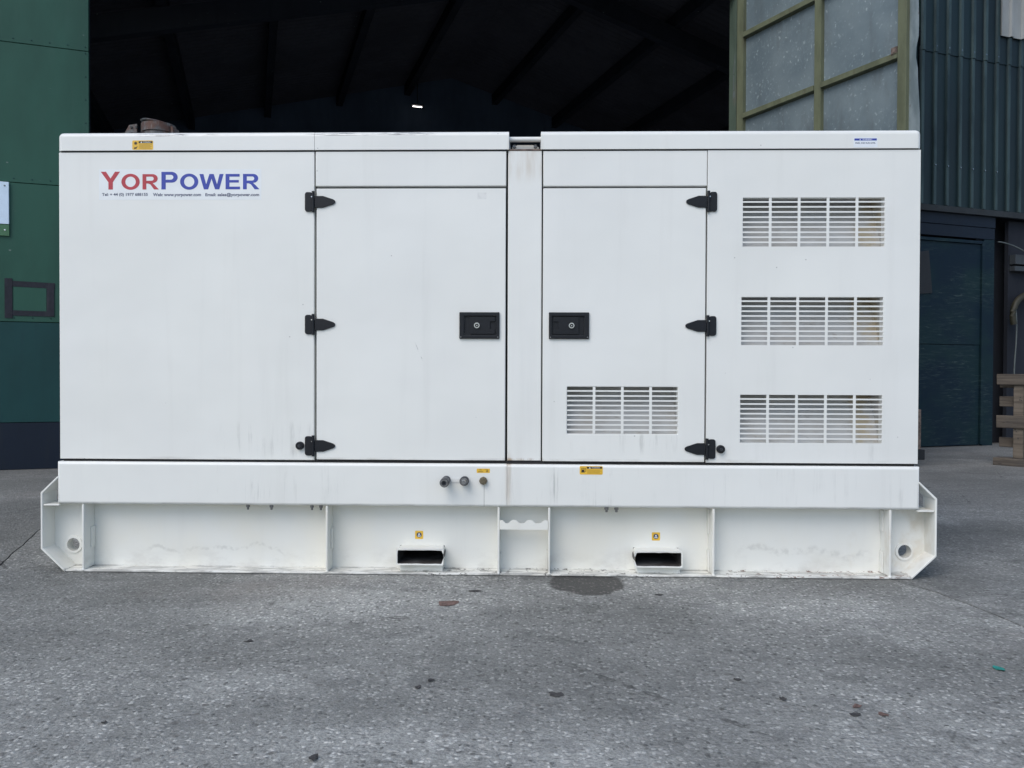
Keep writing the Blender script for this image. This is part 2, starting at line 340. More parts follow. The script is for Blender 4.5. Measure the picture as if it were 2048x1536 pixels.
# ------------------------------------------------------------------ mesh helpers
class G:
    def __init__(s): s.v = []; s.f = []
    def add(s, vs, fs):
        o = len(s.v); s.v += [tuple(a) for a in vs]; s.f += [tuple(i + o for i in f) for f in fs]; return s
    def box(s, x0, x1, y0, y1, z0, z1):
        return s.add([(x0, y0, z0), (x1, y0, z0), (x1, y1, z0), (x0, y1, z0), (x0, y0, z1), (x1, y0, z1), (x1, y1, z1), (x0, y1, z1)],
                     [(0, 3, 2, 1), (4, 5, 6, 7), (0, 1, 5, 4), (1, 2, 6, 5), (2, 3, 7, 6), (3, 0, 4, 7)])
    def prism(s, poly, y0, y1):                       # polygon in x-z pushed along y
        n = len(poly); a = [(p[0], y0, p[1]) for p in poly]; b = [(p[0], y1, p[1]) for p in poly]
        return s.add(a + b, [tuple(range(n)), tuple(reversed(range(n, 2 * n)))] + [(i, i + n, (i + 1) % n + n, (i + 1) % n) for i in range(n)])
    def prism_z(s, poly, z0, z1):
        n = len(poly); a = [(p[0], p[1], z0) for p in poly]; b = [(p[0], p[1], z1) for p in poly]
        return s.add(a + b, [tuple(reversed(range(n))), tuple(range(n, 2 * n))] + [(i, (i + 1) % n, (i + 1) % n + n, i + n) for i in range(n)])
    def prism_x(s, poly, x0, x1):
        n = len(poly); a = [(x0, p[0], p[1]) for p in poly]; b = [(x1, p[0], p[1]) for p in poly]
        return s.add(a + b, [tuple(reversed(range(n))), tuple(range(n, 2 * n))] + [(i, (i + 1) % n, (i + 1) % n + n, i + n) for i in range(n)])
    def rev(s, p0, p1, prof, n=24, cap0=True, cap1=True):   # prof: (t along p0->p1, radius)
        p0, p1 = Vector(p0), Vector(p1); d = (p1 - p0); ln = d.length; d.normalize()
        a = d.orthogonal().normalized(); b = d.cross(a); o = len(s.v)
        for t, r in prof:
            for i in range(n):
                an = 2 * math.pi * i / n; s.v.append(tuple(p0 + d * ln * t + (a * math.cos(an) + b * math.sin(an)) * r))
        for j in range(len(prof) - 1):
            for i in range(n):
                s.f.append((o + j * n + i, o + j * n + (i + 1) % n, o + (j + 1) * n + (i + 1) % n, o + (j + 1) * n + i))
        if cap0: s.f.append(tuple(o + i for i in reversed(range(n))))
        if cap1: s.f.append(tuple(o + (len(prof) - 1) * n + i for i in range(n)))
        return s
    def ring(s, p0, p1, ro, ri, n=28):
        return s.rev(p0, p1, [(0, ri), (0, ro), (1, ro), (1, ri), (0, ri)], n, False, False)
    def tube(s, pts, r, n=8):
        pts = [Vector(p) for p in pts]; o = len(s.v); ref = Vector((0.13, 0.21, 0.97))
        for i, p in enumerate(pts):
            d = (pts[min(i + 1, len(pts) - 1)] - pts[max(i - 1, 0)]).normalized()
            a = d.cross(ref).normalized(); b = d.cross(a)
            for j in range(n):
                an = 2 * math.pi * j / n; s.v.append(tuple(p + (a * math.cos(an) + b * math.sin(an)) * r))
        for i in range(len(pts) - 1):
            for j in range(n):
                s.f.append((o + i * n + j, o + i * n + (j + 1) % n, o + (i + 1) * n + (j + 1) % n, o + (i + 1) * n + j))
        s.f.append(tuple(o + j for j in reversed(range(n)))); s.f.append(tuple(o + (len(pts) - 1) * n + j for j in range(n)))
        return s
    def plate(s, x0, x1, z0, z1, y0, y1, holes):      # plate in x-z with rectangular holes, front face at y0
        xs = sorted({x0, x1, *[h[0] for h in holes], *[h[1] for h in holes]}); zs = sorted({z0, z1, *[h[2] for h in holes], *[h[3] for h in holes]})
        def solid(i, j):
            if i < 0 or j < 0 or i >= len(xs) - 1 or j >= len(zs) - 1: return False
            cx, cz = (xs[i] + xs[i + 1]) / 2, (zs[j] + zs[j + 1]) / 2
            return not any(h[0] < cx < h[1] and h[2] < cz < h[3] for h in holes)
        idx = {}
        def V(i, j, b):
            kk = (i, j, b)
            if kk not in idx: idx[kk] = len(s.v); s.v.append((xs[i], y1 if b else y0, zs[j]))
            return idx[kk]
        for i in range(len(xs) - 1):
            for j in range(len(zs) - 1):
                if not solid(i, j): continue
                s.f.append((V(i, j, 0), V(i + 1, j, 0), V(i + 1, j + 1, 0), V(i, j + 1, 0)))
                s.f.append((V(i, j + 1, 1), V(i + 1, j + 1, 1), V(i + 1, j, 1), V(i, j, 1)))
                if not solid(i - 1, j): s.f.append((V(i, j, 0), V(i, j + 1, 0), V(i, j + 1, 1), V(i, j, 1)))
                if not solid(i + 1, j): s.f.append((V(i + 1, j + 1, 0), V(i + 1, j, 0), V(i + 1, j, 1), V(i + 1, j + 1, 1)))
                if not solid(i, j - 1): s.f.append((V(i + 1, j, 0), V(i, j, 0), V(i, j, 1), V(i + 1, j, 1)))
                if not solid(i, j + 1): s.f.append((V(i, j + 1, 0), V(i + 1, j + 1, 0), V(i + 1, j + 1, 1), V(i, j + 1, 1)))
        return s

def P(name, g, mat, parent=None, bevel=0.0, seg=2, smooth=False, loc=None, rot=None, pick=None, label=None, kind=None):
    me = bpy.data.meshes.new(name); bm = bmesh.new()
    vs = [bm.verts.new(v) for v in g.v]
    for f in g.f:
        try: bm.faces.new([vs[i] for i in f])
        except ValueError: pass
    bmesh.ops.recalc_face_normals(bm, faces=bm.faces)
    if bevel > 0:
        es = []
        for e in bm.edges:
            if len(e.link_faces) == 2 and e.calc_face_angle(0) > R(35):
                m = (e.verts[0].co + e.verts[1].co) / 2; d = (e.verts[1].co - e.verts[0].co).normalized()
                if pick is None or pick(m, d): es.append(e)
        if es: bmesh.ops.bevel(bm, geom=es, offset=bevel, segments=seg, profile=0.5, affect='EDGES', clamp_overlap=True)
    bm.to_mesh(me); bm.free()
    if smooth or bevel > 0:
        for p in me.polygons: p.use_smooth = True
        me.set_sharp_from_angle(angle=R(38))
    me.materials.append(MATS[mat])
    o = bpy.data.objects.new(name, me); COL.objects.link(o)
    if bevel > 0:
        wm = o.modifiers.new("weighted_normal", 'WEIGHTED_NORMAL'); wm.keep_sharp = True; wm.weight = 100
    if parent is not None: o.parent = parent
    if loc: o.location = loc
    if rot: o.rotation_euler = rot
    if label: o["label"] = label
    if kind: o["kind"] = kind
    return o

def thing(name, label, cat, loc=(0, 0, 0), rotz=0.0, group=None):
    o = bpy.data.objects.new(name, None); COL.objects.link(o); o.empty_display_size = 0.2
    o.location = loc; o.rotation_euler = (0, 0, rotz); o["label"] = label; o["category"] = cat
    if group: o["group"] = group
    return o
def tag(o, label, cat, group=None):
    o["label"] = label; o["category"] = cat
    if group: o["group"] = group
    return o
def twin(o, parent, loc=None):
    c = o.copy(); COL.objects.link(c); c.parent = parent
    if loc is not None: c.location = loc
    return c

def text(name, body, mat, parent, x0, x1, zc, h, y, bold=0.0):   # flat lettering facing -y, squeezed to x0..x1
    cu = bpy.data.curves.new(name, 'FONT'); cu.body = body; cu.size = 1.0; cu.offset = bold; cu.extrude = 0.0; cu.resolution_u = 3
    tmp = bpy.data.objects.new(name, cu); me = bpy.data.meshes.new_from_object(tmp)
    bpy.data.objects.remove(tmp); bpy.data.curves.remove(cu)
    xs = [v.co.x for v in me.vertices]; ys = [v.co.y for v in me.vertices]
    sx = (x1 - x0) / (max(xs) - min(xs)); sz = h / (max(ys) - min(ys)); cx = min(xs); cy = (max(ys) + min(ys)) / 2
    for v in me.vertices: v.co = Vector((x0 + (v.co.x - cx) * sx, y, zc + (v.co.y - cy) * sz))
    me.materials.append(MATS[mat]); me.name = name
    o = bpy.data.objects.new(name, me); COL.objects.link(o); o.parent = parent
    return o
def outline(name, splines, mat, parent, y, thick=0.0004):     # filled shapes with holes, x-z outlines
    cu = bpy.data.curves.new(name, 'CURVE'); cu.dimensions = '2D'; cu.fill_mode = 'BOTH'; cu.extrude = thick / 2
    for pts in splines:
        sp = cu.splines.new('POLY'); sp.points.add(len(pts) - 1); sp.use_cyclic_u = True
        for q, p in zip(sp.points, pts): q.co = (p[0], p[1], 0, 1)
    tmp = bpy.data.objects.new(name, cu); me = bpy.data.meshes.new_from_object(tmp)
    bpy.data.objects.remove(tmp); bpy.data.curves.remove(cu)
    for v in me.vertices: v.co = Vector((v.co.x, y - v.co.z, v.co.y))
    me.materials.append(MATS[mat]); me.name = name
    o = bpy.data.objects.new(name, me); COL.objects.link(o); o.parent = parent
    return o
def ell(cx, cz, rx, rz, n=40, a0=0, a1=360):
    full = abs(a1 - a0) >= 360
    return [(cx + rx * math.cos(R(a0 + (a1 - a0) * i / (n if full else n - 1))), cz + rz * math.sin(R(a0 + (a1 - a0) * i / (n if full else n - 1)))) for i in range(n)]
def rrect(x0, x1, z0, z1, r, n=4):
    p = []
    for cx, cz, a in ((x1 - r, z1 - r, 0), (x0 + r, z1 - r, 90), (x0 + r, z0 + r, 180), (x1 - r, z0 + r, 270)):
        p += [(cx + r * math.cos(R(a + 90 * i / n)), cz + r * math.sin(R(a + 90 * i / n))) for i in range(n + 1)]
    return p

# ------------------------------------------------------------------ ground: three slabs parted by joints
left_joint = [(-2.0, -60), (-2.12, -3.0), (-2.30, -0.9), (-2.45, -0.30), (-2.611, 0.113), (-2.80, 0.58), (-3.005, 1.063), (-3.5, 2.3), (-4.0, 3.5), (-5.2, 6.0), (-20, 40), (-60, 130)]
right_joint = [(3.4, -60), (2.75, -3.0), (2.45, -1.35), (2.278, -0.75), (2.235, -0.42), (2.165, -0.17), (2.078, 0.0), (1.90, 0.10), (1.62, 0.20), (1.35, 0.45), (1.25, 1.5), (1.2, 3.0), (1.0, 8.0), (1.0, 130)]
def wig(pts, amp=0.008):
    out = []
    for a, b in zip(pts, pts[1:]):
        ln = math.dist(a, b); n = max(1, min(18, int(ln / 0.08)))
        for i in range(n):
            t = i / n; j = amp * (random.random() - 0.5) * 2 if ln < 4 else 0
            out.append((a[0] + (b[0] - a[0]) * t + j, a[1] + (b[1] - a[1]) * t))
    return out + [pts[-1]]
lj, rj = wig(left_joint), wig(right_joint)
ground = P("ground", G().add([(-300, -300, -0.05), (300, -300, -0.05), (300, 300, -0.05), (-300, 300, -0.05)], [(0, 1, 2, 3)]), "joint_dirt", kind="structure")
w = 0.0045
P("slab", G().prism_z([(-150, -60)] + [(p[0] - w, p[1]) for p in lj] + [(-150, 130)], -0.045, 0.0), "dark_concrete", ground)
P("slab", G().prism_z([(p[0] + w, p[1]) for p in lj] + [(p[0] - 0.006, p[1]) for p in reversed(rj)], -0.045, 0.0), "yard_concrete", ground)
P("slab", G().prism_z([(p[0] + 0.006, p[1]) for p in rj] + [(150, 130), (150, -60)], -0.045, -0.0), "dark_concrete", ground)

# ------------------------------------------------------------------ warehouse (local axes: u along the front, v inwards)
FAC = R(20)
wh = thing("warehouse", "dark green steel warehouse with a wide open doorway behind the white generator", "warehouse", (-5.102, 4.15, 0), FAC)
UL = 0.571
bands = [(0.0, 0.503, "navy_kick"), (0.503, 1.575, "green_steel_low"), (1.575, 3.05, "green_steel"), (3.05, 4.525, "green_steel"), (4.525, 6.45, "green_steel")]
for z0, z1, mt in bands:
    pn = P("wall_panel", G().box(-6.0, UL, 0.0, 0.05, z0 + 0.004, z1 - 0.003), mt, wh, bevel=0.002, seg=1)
    if z1 < 6 and z0 > 0.1:
        g = G()
        for i in range(24):
            g.rev((UL - 0.03 - i * 0.17, 0.0, z1 + 0.045), (UL - 0.03 - i * 0.17, -0.006, z1 + 0.045), [(0, 0.007), (1, 0.005)], 8)
        for i in range(6):
            g.rev((UL - 0.03, 0.0, z0 + 0.2 + i * 0.25), (UL - 0.03, -0.006, z0 + 0.2 + i * 0.25), [(0, 0.007), (1, 0.005)], 8)
        P("screw_heads", g, "green_steel_low", pn, kind="stuff")
P("wall_frame", G().box(-6.0, UL - 0.01, 0.055, 0.15, 0.0, 6.45), "steel_dark", wh)
# hall
RU, RZ = 6.9, 8.3
def roofz(u): return RZ - (0.275 * (RU - u) if u < RU else 0.25 * (u - RU))
HU0, HU1, HV = -4.0, 16.0, 9.0
P("hall_floor", G().box(HU0, HU1, 0.02, HV, -0.02, 0.006), "hall_floor", wh)
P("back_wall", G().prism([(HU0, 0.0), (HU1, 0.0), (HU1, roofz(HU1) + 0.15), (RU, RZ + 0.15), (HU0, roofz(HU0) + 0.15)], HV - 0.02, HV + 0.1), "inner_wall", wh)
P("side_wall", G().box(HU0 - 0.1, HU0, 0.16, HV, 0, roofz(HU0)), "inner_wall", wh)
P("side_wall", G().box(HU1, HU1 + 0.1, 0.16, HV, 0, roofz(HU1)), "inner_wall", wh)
def corrugated_roof(ua, ub):
    n = int(HV / 0.15) * 6; g = G(); vs = []; fs = []
    for i in range(n + 1):
        v = 0.06 + (HV - 0.07) * i / n; dz = 0.022 * math.sin(2 * math.pi * v / 0.15)
        vs += [(ua, v, roofz(ua) + dz), (ub, v, roofz(ub) + dz)]
    for i in range(n): fs.append((2 * i, 2 * i + 1, 2 * i + 3, 2 * i + 2))
    return g.add(vs, fs)
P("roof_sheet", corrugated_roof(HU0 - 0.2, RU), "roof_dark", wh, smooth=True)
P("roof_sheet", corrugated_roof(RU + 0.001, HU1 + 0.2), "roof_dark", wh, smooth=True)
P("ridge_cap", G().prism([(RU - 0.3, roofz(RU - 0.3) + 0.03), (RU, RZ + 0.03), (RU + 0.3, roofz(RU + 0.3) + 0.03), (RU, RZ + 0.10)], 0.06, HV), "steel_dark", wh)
for u in [-2.2, -0.6, 1.0, 2.6, 4.2, 5.8, 8.0, 9.6, 11.2, 12.8, 14.4]:
    z = roofz(u) - 0.03
    P("purlin", G().box(u - 0.07, u + 0.07, 0.2, HV - 0.01, z - 0.24, z), "steel_dark", wh)
for v in (3.0,):
    for ua, ub in ((HU0 + 0.02, RU - 0.002), (RU + 0.002, HU1 - 0.02)):
        za, zb = roofz(ua) - 0.29, roofz(ub) - 0.29
        P("rafter", G().prism([(ua, za - 0.34), (ub, zb - 0.34), (ub, zb), (ua, za)], v - 0.08, v + 0.08), "steel_dark", wh)
P("gable_panel", G().prism([(-6.0, 6.46), (17.0, 6.46), (17.0, 6.6), (RU, RZ + 0.35), (-6.0, 6.6)], -0.002, 0.05), "green_steel", wh)
P("front_wall", G().box(11.26, 17.0, 0.002, 0.05, 0.0, 6.45), "steel_dark", wh)
# door post and the glazed leaf folded outwards from it
QU = (3.245 + 5.102) * math.cos(FAC) + (7.11 - 4.15) * math.sin(FAC); QV = -(3.245 + 5.102) * math.sin(FAC) + (7.11 - 4.15) * math.cos(FAC)
LROT = R(-60) - FAC
post = P("door_post", G().box(-0.235, -0.165, -0.02, 0.16, 0, 6.46).box(-0.160, -0.082, -0.035, 0.16, 0, 6.46), "sage_post", wh, bevel=0.004, loc=(QU, QV, 0), rot=(0, 0, LROT))
outline("chalk_mark", [[(-0.135, 5.36), (-0.122, 5.50), (-0.112, 5.62), (-0.100, 5.66), (-0.106, 5.56), (-0.098, 5.50), (-0.112, 5.50), (-0.120, 5.36)],
                       [(-0.135, 5.12), (-0.118, 5.14), (-0.116, 5.32), (-0.132, 5.34)], [(-0.138, 5.00), (-0.104, 5.02), (-0.100, 5.08), (-0.122, 5.12), (-0.140, 5.08)]], "cable_grey", post, -0.0365)
g = G()
edge = [(2.545, 0.05)]
zz = 0.05
pts_r = []
while zz <= 6.9:
    pts_r.append((2.655 + 0.012 * math.sin(zz * 2.1) + 0.010 * math.sin(zz * 5.3) - (0.022 if abs(zz - 4.62) < 0.12 else 0), zz)); zz += 0.12
leaf = P("door_leaf", G().prism([(2.545, 0.05)] + pts_r + [(2.545, 6.9)], 0.012, 0.018), "galvanised_edge", wh, loc=(QU, QV, 0), rot=(0, 0, LROT))
P("stile", G().box(-0.070, 0.050, -0.035, 0.045, 0.03, 6.94), "olive_frame", leaf, bevel=0.004)
P("stile", G().box(1.272, 1.376, -0.035, 0.045, 0.03, 6.94), "olive_frame", leaf, bevel=0.004)
P("stile", G().box(2.437, 2.545, -0.045, 0.045, 0.03, 6.94), "olive_frame", leaf, bevel=0.004)
barz = [0.14, 1.28, 2.42, 3.56, 4.70, 5.84, 6.90]
for z in barz:
    P("glazing_bar", G().box(0.053, 1.269, -0.052, 0.045, z - 0.034, z + 0.034), "olive_frame", leaf, bevel=0.004)
    P("glazing_bar", G().box(1.379, 2.434, -0.052, 0.045, z - 0.034, z + 0.034), "olive_frame", leaf, bevel=0.004)
for z0, z1 in zip(barz, barz[1:]):
    for a, b in ((0.052, 1.270), (1.378, 2.435)):
        P("pane", G().box(a, b, 0.020, 0.028, z0 + 0.044, z1 - 0.044), "galvanised_pane", leaf)
P("bracket", G().box(2.36, 2.432, -0.052, -0.031, 4.71, 4.80), "rust_post", leaf)

# annex on the right: ribbed cladding above a boarded door
def ribbed(u0, u1, z0, z1, v, phase, pitch=0.236, depth=0.034, rib=0.045, drop=0.0):
    prof = []
    i = math.floor((u0 - phase) / pitch) - 1
    while True:
        c = phase + i * pitch; i += 1
        if c - pitch > u1: break
        prof += [(c - rib / 2 - 0.014, v), (c - rib / 2, v - depth), (c + rib / 2, v - depth), (c + rib / 2 + 0.014, v)]
    prof = [p for p in prof if u0 <= p[0] <= u1]
    g = G(); n = len(prof)
    vs = [(p[0], p[1], z0) for p in prof] + [(p[0], p[1], z1) for p in prof]
    return g.add(vs, [(i, i + 1, i + 1 + n, i + n) for i in range(n - 1)])
def solidify(o, t=0.004):
    m = o.modifiers.new("thickness", 'SOLIDIFY'); m.thickness = t; return o
VR = -0.89
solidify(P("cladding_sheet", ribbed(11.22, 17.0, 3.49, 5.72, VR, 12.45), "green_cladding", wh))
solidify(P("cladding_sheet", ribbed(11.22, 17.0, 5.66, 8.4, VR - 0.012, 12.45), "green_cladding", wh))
solidify(P("rooflight_sheet", ribbed(12.67, 14.6, 6.06, 8.3, VR - 0.045, 12.45), "grey_sheet", wh))
g = G()
for kx in range(6):
    for z in (5.74, 4.05): g.rev((11.50 + kx * 0.236, VR - 0.05, z), (11.50 + kx * 0.236, VR + 0.0, z), [(0, 0.008), (1, 0.012)], 8)
P("screw_heads", g, "chrome", wh, kind="stuff")
P("flashing", G().prism_x([(VR - 0.06, 3.475), (VR + 0.03, 3.475), (VR + 0.03, 3.40), (VR - 0.03, 3.40)], 11.22, 17.0), "box_grey", wh)
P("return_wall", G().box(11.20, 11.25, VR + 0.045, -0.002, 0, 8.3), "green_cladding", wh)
P("lintel_board", G().box(11.26, 12.74, VR + 0.02, VR + 0.07, 3.235, 3.395), "navy_kick", wh, bevel=0.004)
P("lintel_board", G().box(11.26, 12.74, VR + 0.03, VR + 0.07, 3.065, 3.230), "navy_kick", wh, bevel=0.004)
P("door_frame", G().box(12.535, 12.735, VR + 0.03, VR + 0.08, 0.0, 3.06), "worn_ply", wh, bevel=0.004)
P("door_frame", G().box(12.480, 12.528, VR + 0.015, VR + 0.08, 0.02, 3.03), "worn_ply", wh, bevel=0.004)
P("door_frame", G().box(11.26, 12.476, VR + 0.015, VR + 0.08, 2.985, 3.03), "worn_ply", wh, bevel=0.004)
P("boarded_door", G().box(11.26, 12.474, VR + 0.04, VR + 0.08, 1.497, 2.980), "worn_ply", wh, bevel=0.003, label="upper board of the scraped dark side door")
P("boarded_door", G().box(11.26, 12.474, VR + 0.045, VR + 0.08, 0.015, 1.490), "worn_ply", wh, bevel=0.003, label="lower board of the scraped dark side door")
P("inner_panel", G().box(12.74, 17.0, VR + 0.35, VR + 0.40, 0.0, 3.39), "steel_dark", wh)
P("rail", G().box(13.10, 15.0, VR + 0.10, VR + 0.16, 0.0, 3.38), "steel_dark", wh)

# things on or by the warehouse, each placed in the world from the front's axes
def FW(u, v, z=0.0): return (-5.102 + u * math.cos(FAC) - v * math.sin(FAC), 4.15 + u * math.sin(FAC) + v * math.cos(FAC), z)
t = thing("wall_sign", "white sign with a green foot strip screwed to the green wall", "sign", FW(-0.55, 0, 2.48), FAC)
P("sign_board", G().box(-0.55, 0.373, -0.028, -0.004, 0.122, 0.566), "sign_white", t, bevel=0.004)
P("foot_strip", G().box(-0.55, 0.373, -0.022, -0.004, 0.0, 0.118), "sign_green", t)
for x_, z_ in ((0.335, 0.060), (0.335, 0.525)): P("screw", G().rev((x_, -0.028 if z_ < .2 else -0.034, z_), (x_, -0.02, z_), [(0, 0.007), (1, 0.010)], 10), "sticker_white" if z_ < 0.2 else "zinc_bolt", t)
t = thing("tape_patch", "square of black tape strips round a patch on the green wall", "tape", FW(0.01, 0, 1.6), FAC)
P("patch", G().box(-0.155, 0.150, -0.0035, -0.0012, 0.085, 0.36), "green_steel", t)
def strip(u0, u1, z0, z1, y, skew=0.0):
    P("tape_strip", G().prism([(u0, z0), (u1, z0 + skew), (u1, z1 + skew), (u0, z1)], y - 0.0018, y), "tape_black", t)
strip(-0.235, -0.163, 0.015, 0.435, -0.0065); strip(-0.19, 0.232, 0.350, 0.410, -0.0042, -0.010); strip(0.155, 0.226, 0.040, 0.388, -0.0062); strip(-0.20, 0.225, 0.042, 0.098, -0.0042, -0.004)

t = thing("ceiling_light", "small lit strip light hanging far inside the dark hall", "light", FW(5.95, 8.5, 7.32), FAC)
P("tube", G().rev((-0.11, 0, 0), (0.11, 0, 0), [(0, 0.011), (1, 0.011)], 12), "lamp_glow", t)
P("housing", G().box(-0.15, 0.15, -0.05, 0.05, 0.022, 0.05), "box_grey", t)
P("rod", G().box(-0.01, 0.01, -0.01, 0.01, 0.05, 0.62), "steel_dark", t)

tag(P("door_flap", G().prism([(0, 0), (0.235, 0.02), (0.165, 0.63), (0.0, 0.60)], -0.012, 0.0), "flap_dark", loc=FW(11.30, VR + 0.034, 2.21), rot=(0, 0, FAC)),
    "dark tapering flap fixed to the upper board of the side door", "flap")
t = thing("junction_box", "grey wall box under the cable, right of the boarded door", "box", FW(13.12, VR + 0.095, 2.62), FAC)
P("body", G().box(0, 0.7, -0.10, 0.0, 0.10, 0.245), "box_grey", t, bevel=0.006)
P("tray", G().box(0, 0.7, -0.09, 0.0, 0.0, 0.075), "box_grey", t, bevel=0.006)
pts = []
for i in range(15):
    s_ = i / 14; pts.append(FW(12.70 + 1.0 * s_, VR - 0.06, 3.02 - 0.03 * s_ - 0.34 * s_ * s_ * (1.2 - 0.35 * s_)))
tag(P("cable", G().tube(pts, 0.009), "cable_grey", smooth=True), "thin grey cable sagging across beside the boarded door", "cable")
pts = []
for i in range(22):
    a = R(200 - i * 10.5); pts.append(FW(13.42 + 0.36 * math.cos(a), VR - 0.02 + 0.002 * i, 1.93 + 0.34 * math.sin(a) if a > 0 else 1.93 + 0.9 * math.sin(a)))
tag(P("hose", G().tube(pts, 0.045, 10), "hose_tan", smooth=True), "tan hose looped over the rail above the pallet", "hose")
pts = [FW(13.13 + 0.02 * math.sin(i * 0.5), VR - 0.01, 2.05 - i * 0.105) for i in range(19)]
tag(P("rope", G().tube(pts, 0.010), "cable_grey", smooth=True), "thin pale rope hanging down behind the pallet", "rope")
t = thing("rusty_post", "thin rusty post on a dark foot behind the generator", "post", (5.03, 5.68, 0), R(15))
P("foot", G().box(-0.07, 0.07, -0.07, 0.07, 0, 0.125), "flap_dark", t, bevel=0.008)
P("shaft", G().box(-0.05, 0.045, -0.03, 0.03, 0.127, 0.62), "rust_post", t, bevel=0.006)

# pallet stood on edge
t = thing("pallet", "weathered timber pallet standing on its edge by the right wall", "pallet", (5.70, 5.16, 0), R(-46))
def board(nm, *b, mt="pallet_wood"): return P(nm, G().box(*b), mt, t, bevel=0.005, seg=1)
board("deck_board", 0.0, 1.20, -0.025, 0.0, 0.935, 1.060)
board("deck_board", 0.0, 1.20, -0.025, 0.0, 0.435, 0.580)
board("base_board", -0.02, 1.22, -0.06, 0.150, 0.0, 0.086)
for x_ in (0.165, 0.60, 1.03):
    bl = board("bearer", x_, x_ + 0.10, 0.003, 0.088, 0.088, 0.992, mt="pallet_wood_pale")
    g = G()
    for q in range(7): 
        zc = random.uniform(0.15, 0.9); xc = x_ + random.uniform(0.02, 0.08); g.rev((xc, 0.003, zc), (xc, -0.0005, zc), [(0, 0.007), (1, 0.006)], 7)
    P("nail_heads", g, "leaf_dark", bl, kind="stuff")
for z0, z1 in ((0.680, 0.800), (0.205, 0.320), (0.90, 1.02)): board("back_board", 0.0, 1.20, 0.091, 0.113, z0, z1)

# ------------------------------------------------------------------ the generator
gen = thing("generator_set", "white containerised diesel generator on a steel skid filling the yard", "generator", (0, 0, 0))
D = 1.45
WP, SK = "white_paint", "skid_paint"
# inner shell so that nothing shows through the shut lines
P("seal", G().box(-0.905, -0.850, 0.042, 0.075, 0.58, 2.19).box(0.085, 0.130, 0.042, 0.075, 0.58, 2.18).box(0.285, 0.330, 0.042, 0.075, 0.58, 2.18).box(1.105, 1.165, 0.042, 0.075, 0.58, 2.19)
  .box(-0.85, 0.085, 0.043, 0.075, 1.97, 2.02).box(0.33, 1.105, 0.043, 0.075, 1.97, 2.02).box(-2.20, 0.10, 0.044, 0.08, 2.16, 2.20).box(0.31, 2.20, 0.044, 0.08, 2.16, 2.20)
  .box(-2.20, 2.20, 0.012, 0.06, 0.572, 0.592), "seal_rubber", gen)
P("inner_frame", G().box(-2.19, 2.19, 0.30, 1.40, 0.56, 2.20), "seal_rubber", gen)
left_edge = lambda s: (lambda m, d: abs(d.z) > 0.9 and m.y < 0.01 and m.x * s > 2.1)
# big left panel with its end wall
P("side_panel", G().box(-2.213, -0.877, 0.0, 0.041, 0.588, 2.181), WP, gen, bevel=0.006, pick=lambda m, d: m.y < 0.01)
P("end_panel", G().box(-2.213, -2.173, 0.044, D, 0.588, 2.181), WP, gen, bevel=0.004)
P("end_panel", G().box(2.173, 2.213, 0.044, D, 0.588, 2.181), WP, gen, bevel=0.004)
P("rear_panel", G().box(-2.17, 2.17, D - 0.04, D - 0.001, 0.588, 2.181), WP, gen)
P("header_panel", G().box(-0.871, 0.113, 0.0, 0.041, 2.003, 2.181), WP, gen, bevel=0.005, pick=lambda m, d: m.y < 0.01)
P("header_panel", G().box(0.302, 1.138, 0.0, 0.041, 2.001, 2.181), WP, gen, bevel=0.005, pick=lambda m, d: m.y < 0.01)
P("door", G().box(-0.866, 0.1115, -0.002, 0.041, 0.592, 1.991), WP, gen, bevel=0.005, pick=lambda m, d: m.y < 0.01, label="left access door without a vent")
V4 = (0.4295, 0.9945, 0.7325, 0.9735)
P("door", G().plate(0.3025, 1.1325, 0.590, 1.990, -0.002, 0.041, [V4]), WP, gen, bevel=0.004, label="right access door with a louvred vent at its foot")
VS = [(1.3195, 2.0345, 1.692, 1.9405), (1.3160, 2.0315, 1.190, 1.4355), (1.3130, 2.0310, 0.691, 0.9365)]
P("side_panel", G().plate(1.1405, 2.213, 0.588, 2.181, 0.0, 0.041, VS), WP, gen, bevel=0.004, label="vented panel at the radiator end")
P("centre_post", G().box(0.1215, 0.2965, 0.004, 0.041, 0.591, 2.184), WP, gen, bevel=0.008, pick=lambda m, d: m.y < 0.01)
P("post_cap", G().box(0.118, 0.300, 0.006, D, 2.185, 2.192), "rust_post", gen)
# louvres
def vent(x0, x1, z0, z1, ncol, nrow, y):
    fr = P("vent_baffle", G().add([(x0 - .004, 0.042, z0 - .004), (x1 + .004, 0.042, z0 - .004), (x1 + .004, 0.175, z1 + .03), (x0 - .004, 0.175, z1 + .03), (x0 - .004, 0.042, z1 + .03), (x1 + .004, 0.042, z1 + .03)],
              [(0, 1, 2, 3), (0, 3, 4), (1, 5, 2), (3, 2, 5, 4)]), "baffle", gen)
    mw, sh = 0.0135, 0.0078
    pitch_x = (x1 - x0 + mw) / ncol; pitch_z = (z1 - z0 + sh) / nrow
    first = None
    for i in range(nrow - 1):
        zc = z0 + (i + 1) * pitch_z - sh / 2
        if first is None:
            first = P("slat", G().box(x0 + .0003, x1 - .0003, y + 0.0004, y + 0.0032, -sh / 2, sh / 2), WP, fr, loc=(0, 0, zc))
        else: twin(first, fr, (0, random.uniform(0, 0.0008), zc + random.uniform(-0.0006, 0.0006)))
    first = None
    for i in range(ncol - 1):
        xc = x0 + (i + 1) * pitch_x - mw / 2
        if first is None: first = P("mullion", G().box(-mw / 2, mw / 2, y + 0.0002, y + 0.0040, z0 + .0003, z1 - .0003), WP, fr, loc=(xc, 0, 0))
        else: twin(first, fr, (xc, 0, 0))
for v_ in VS: vent(*v_, 5, 10, 0.0)
vent(*V4, 4, 10, -0.002)
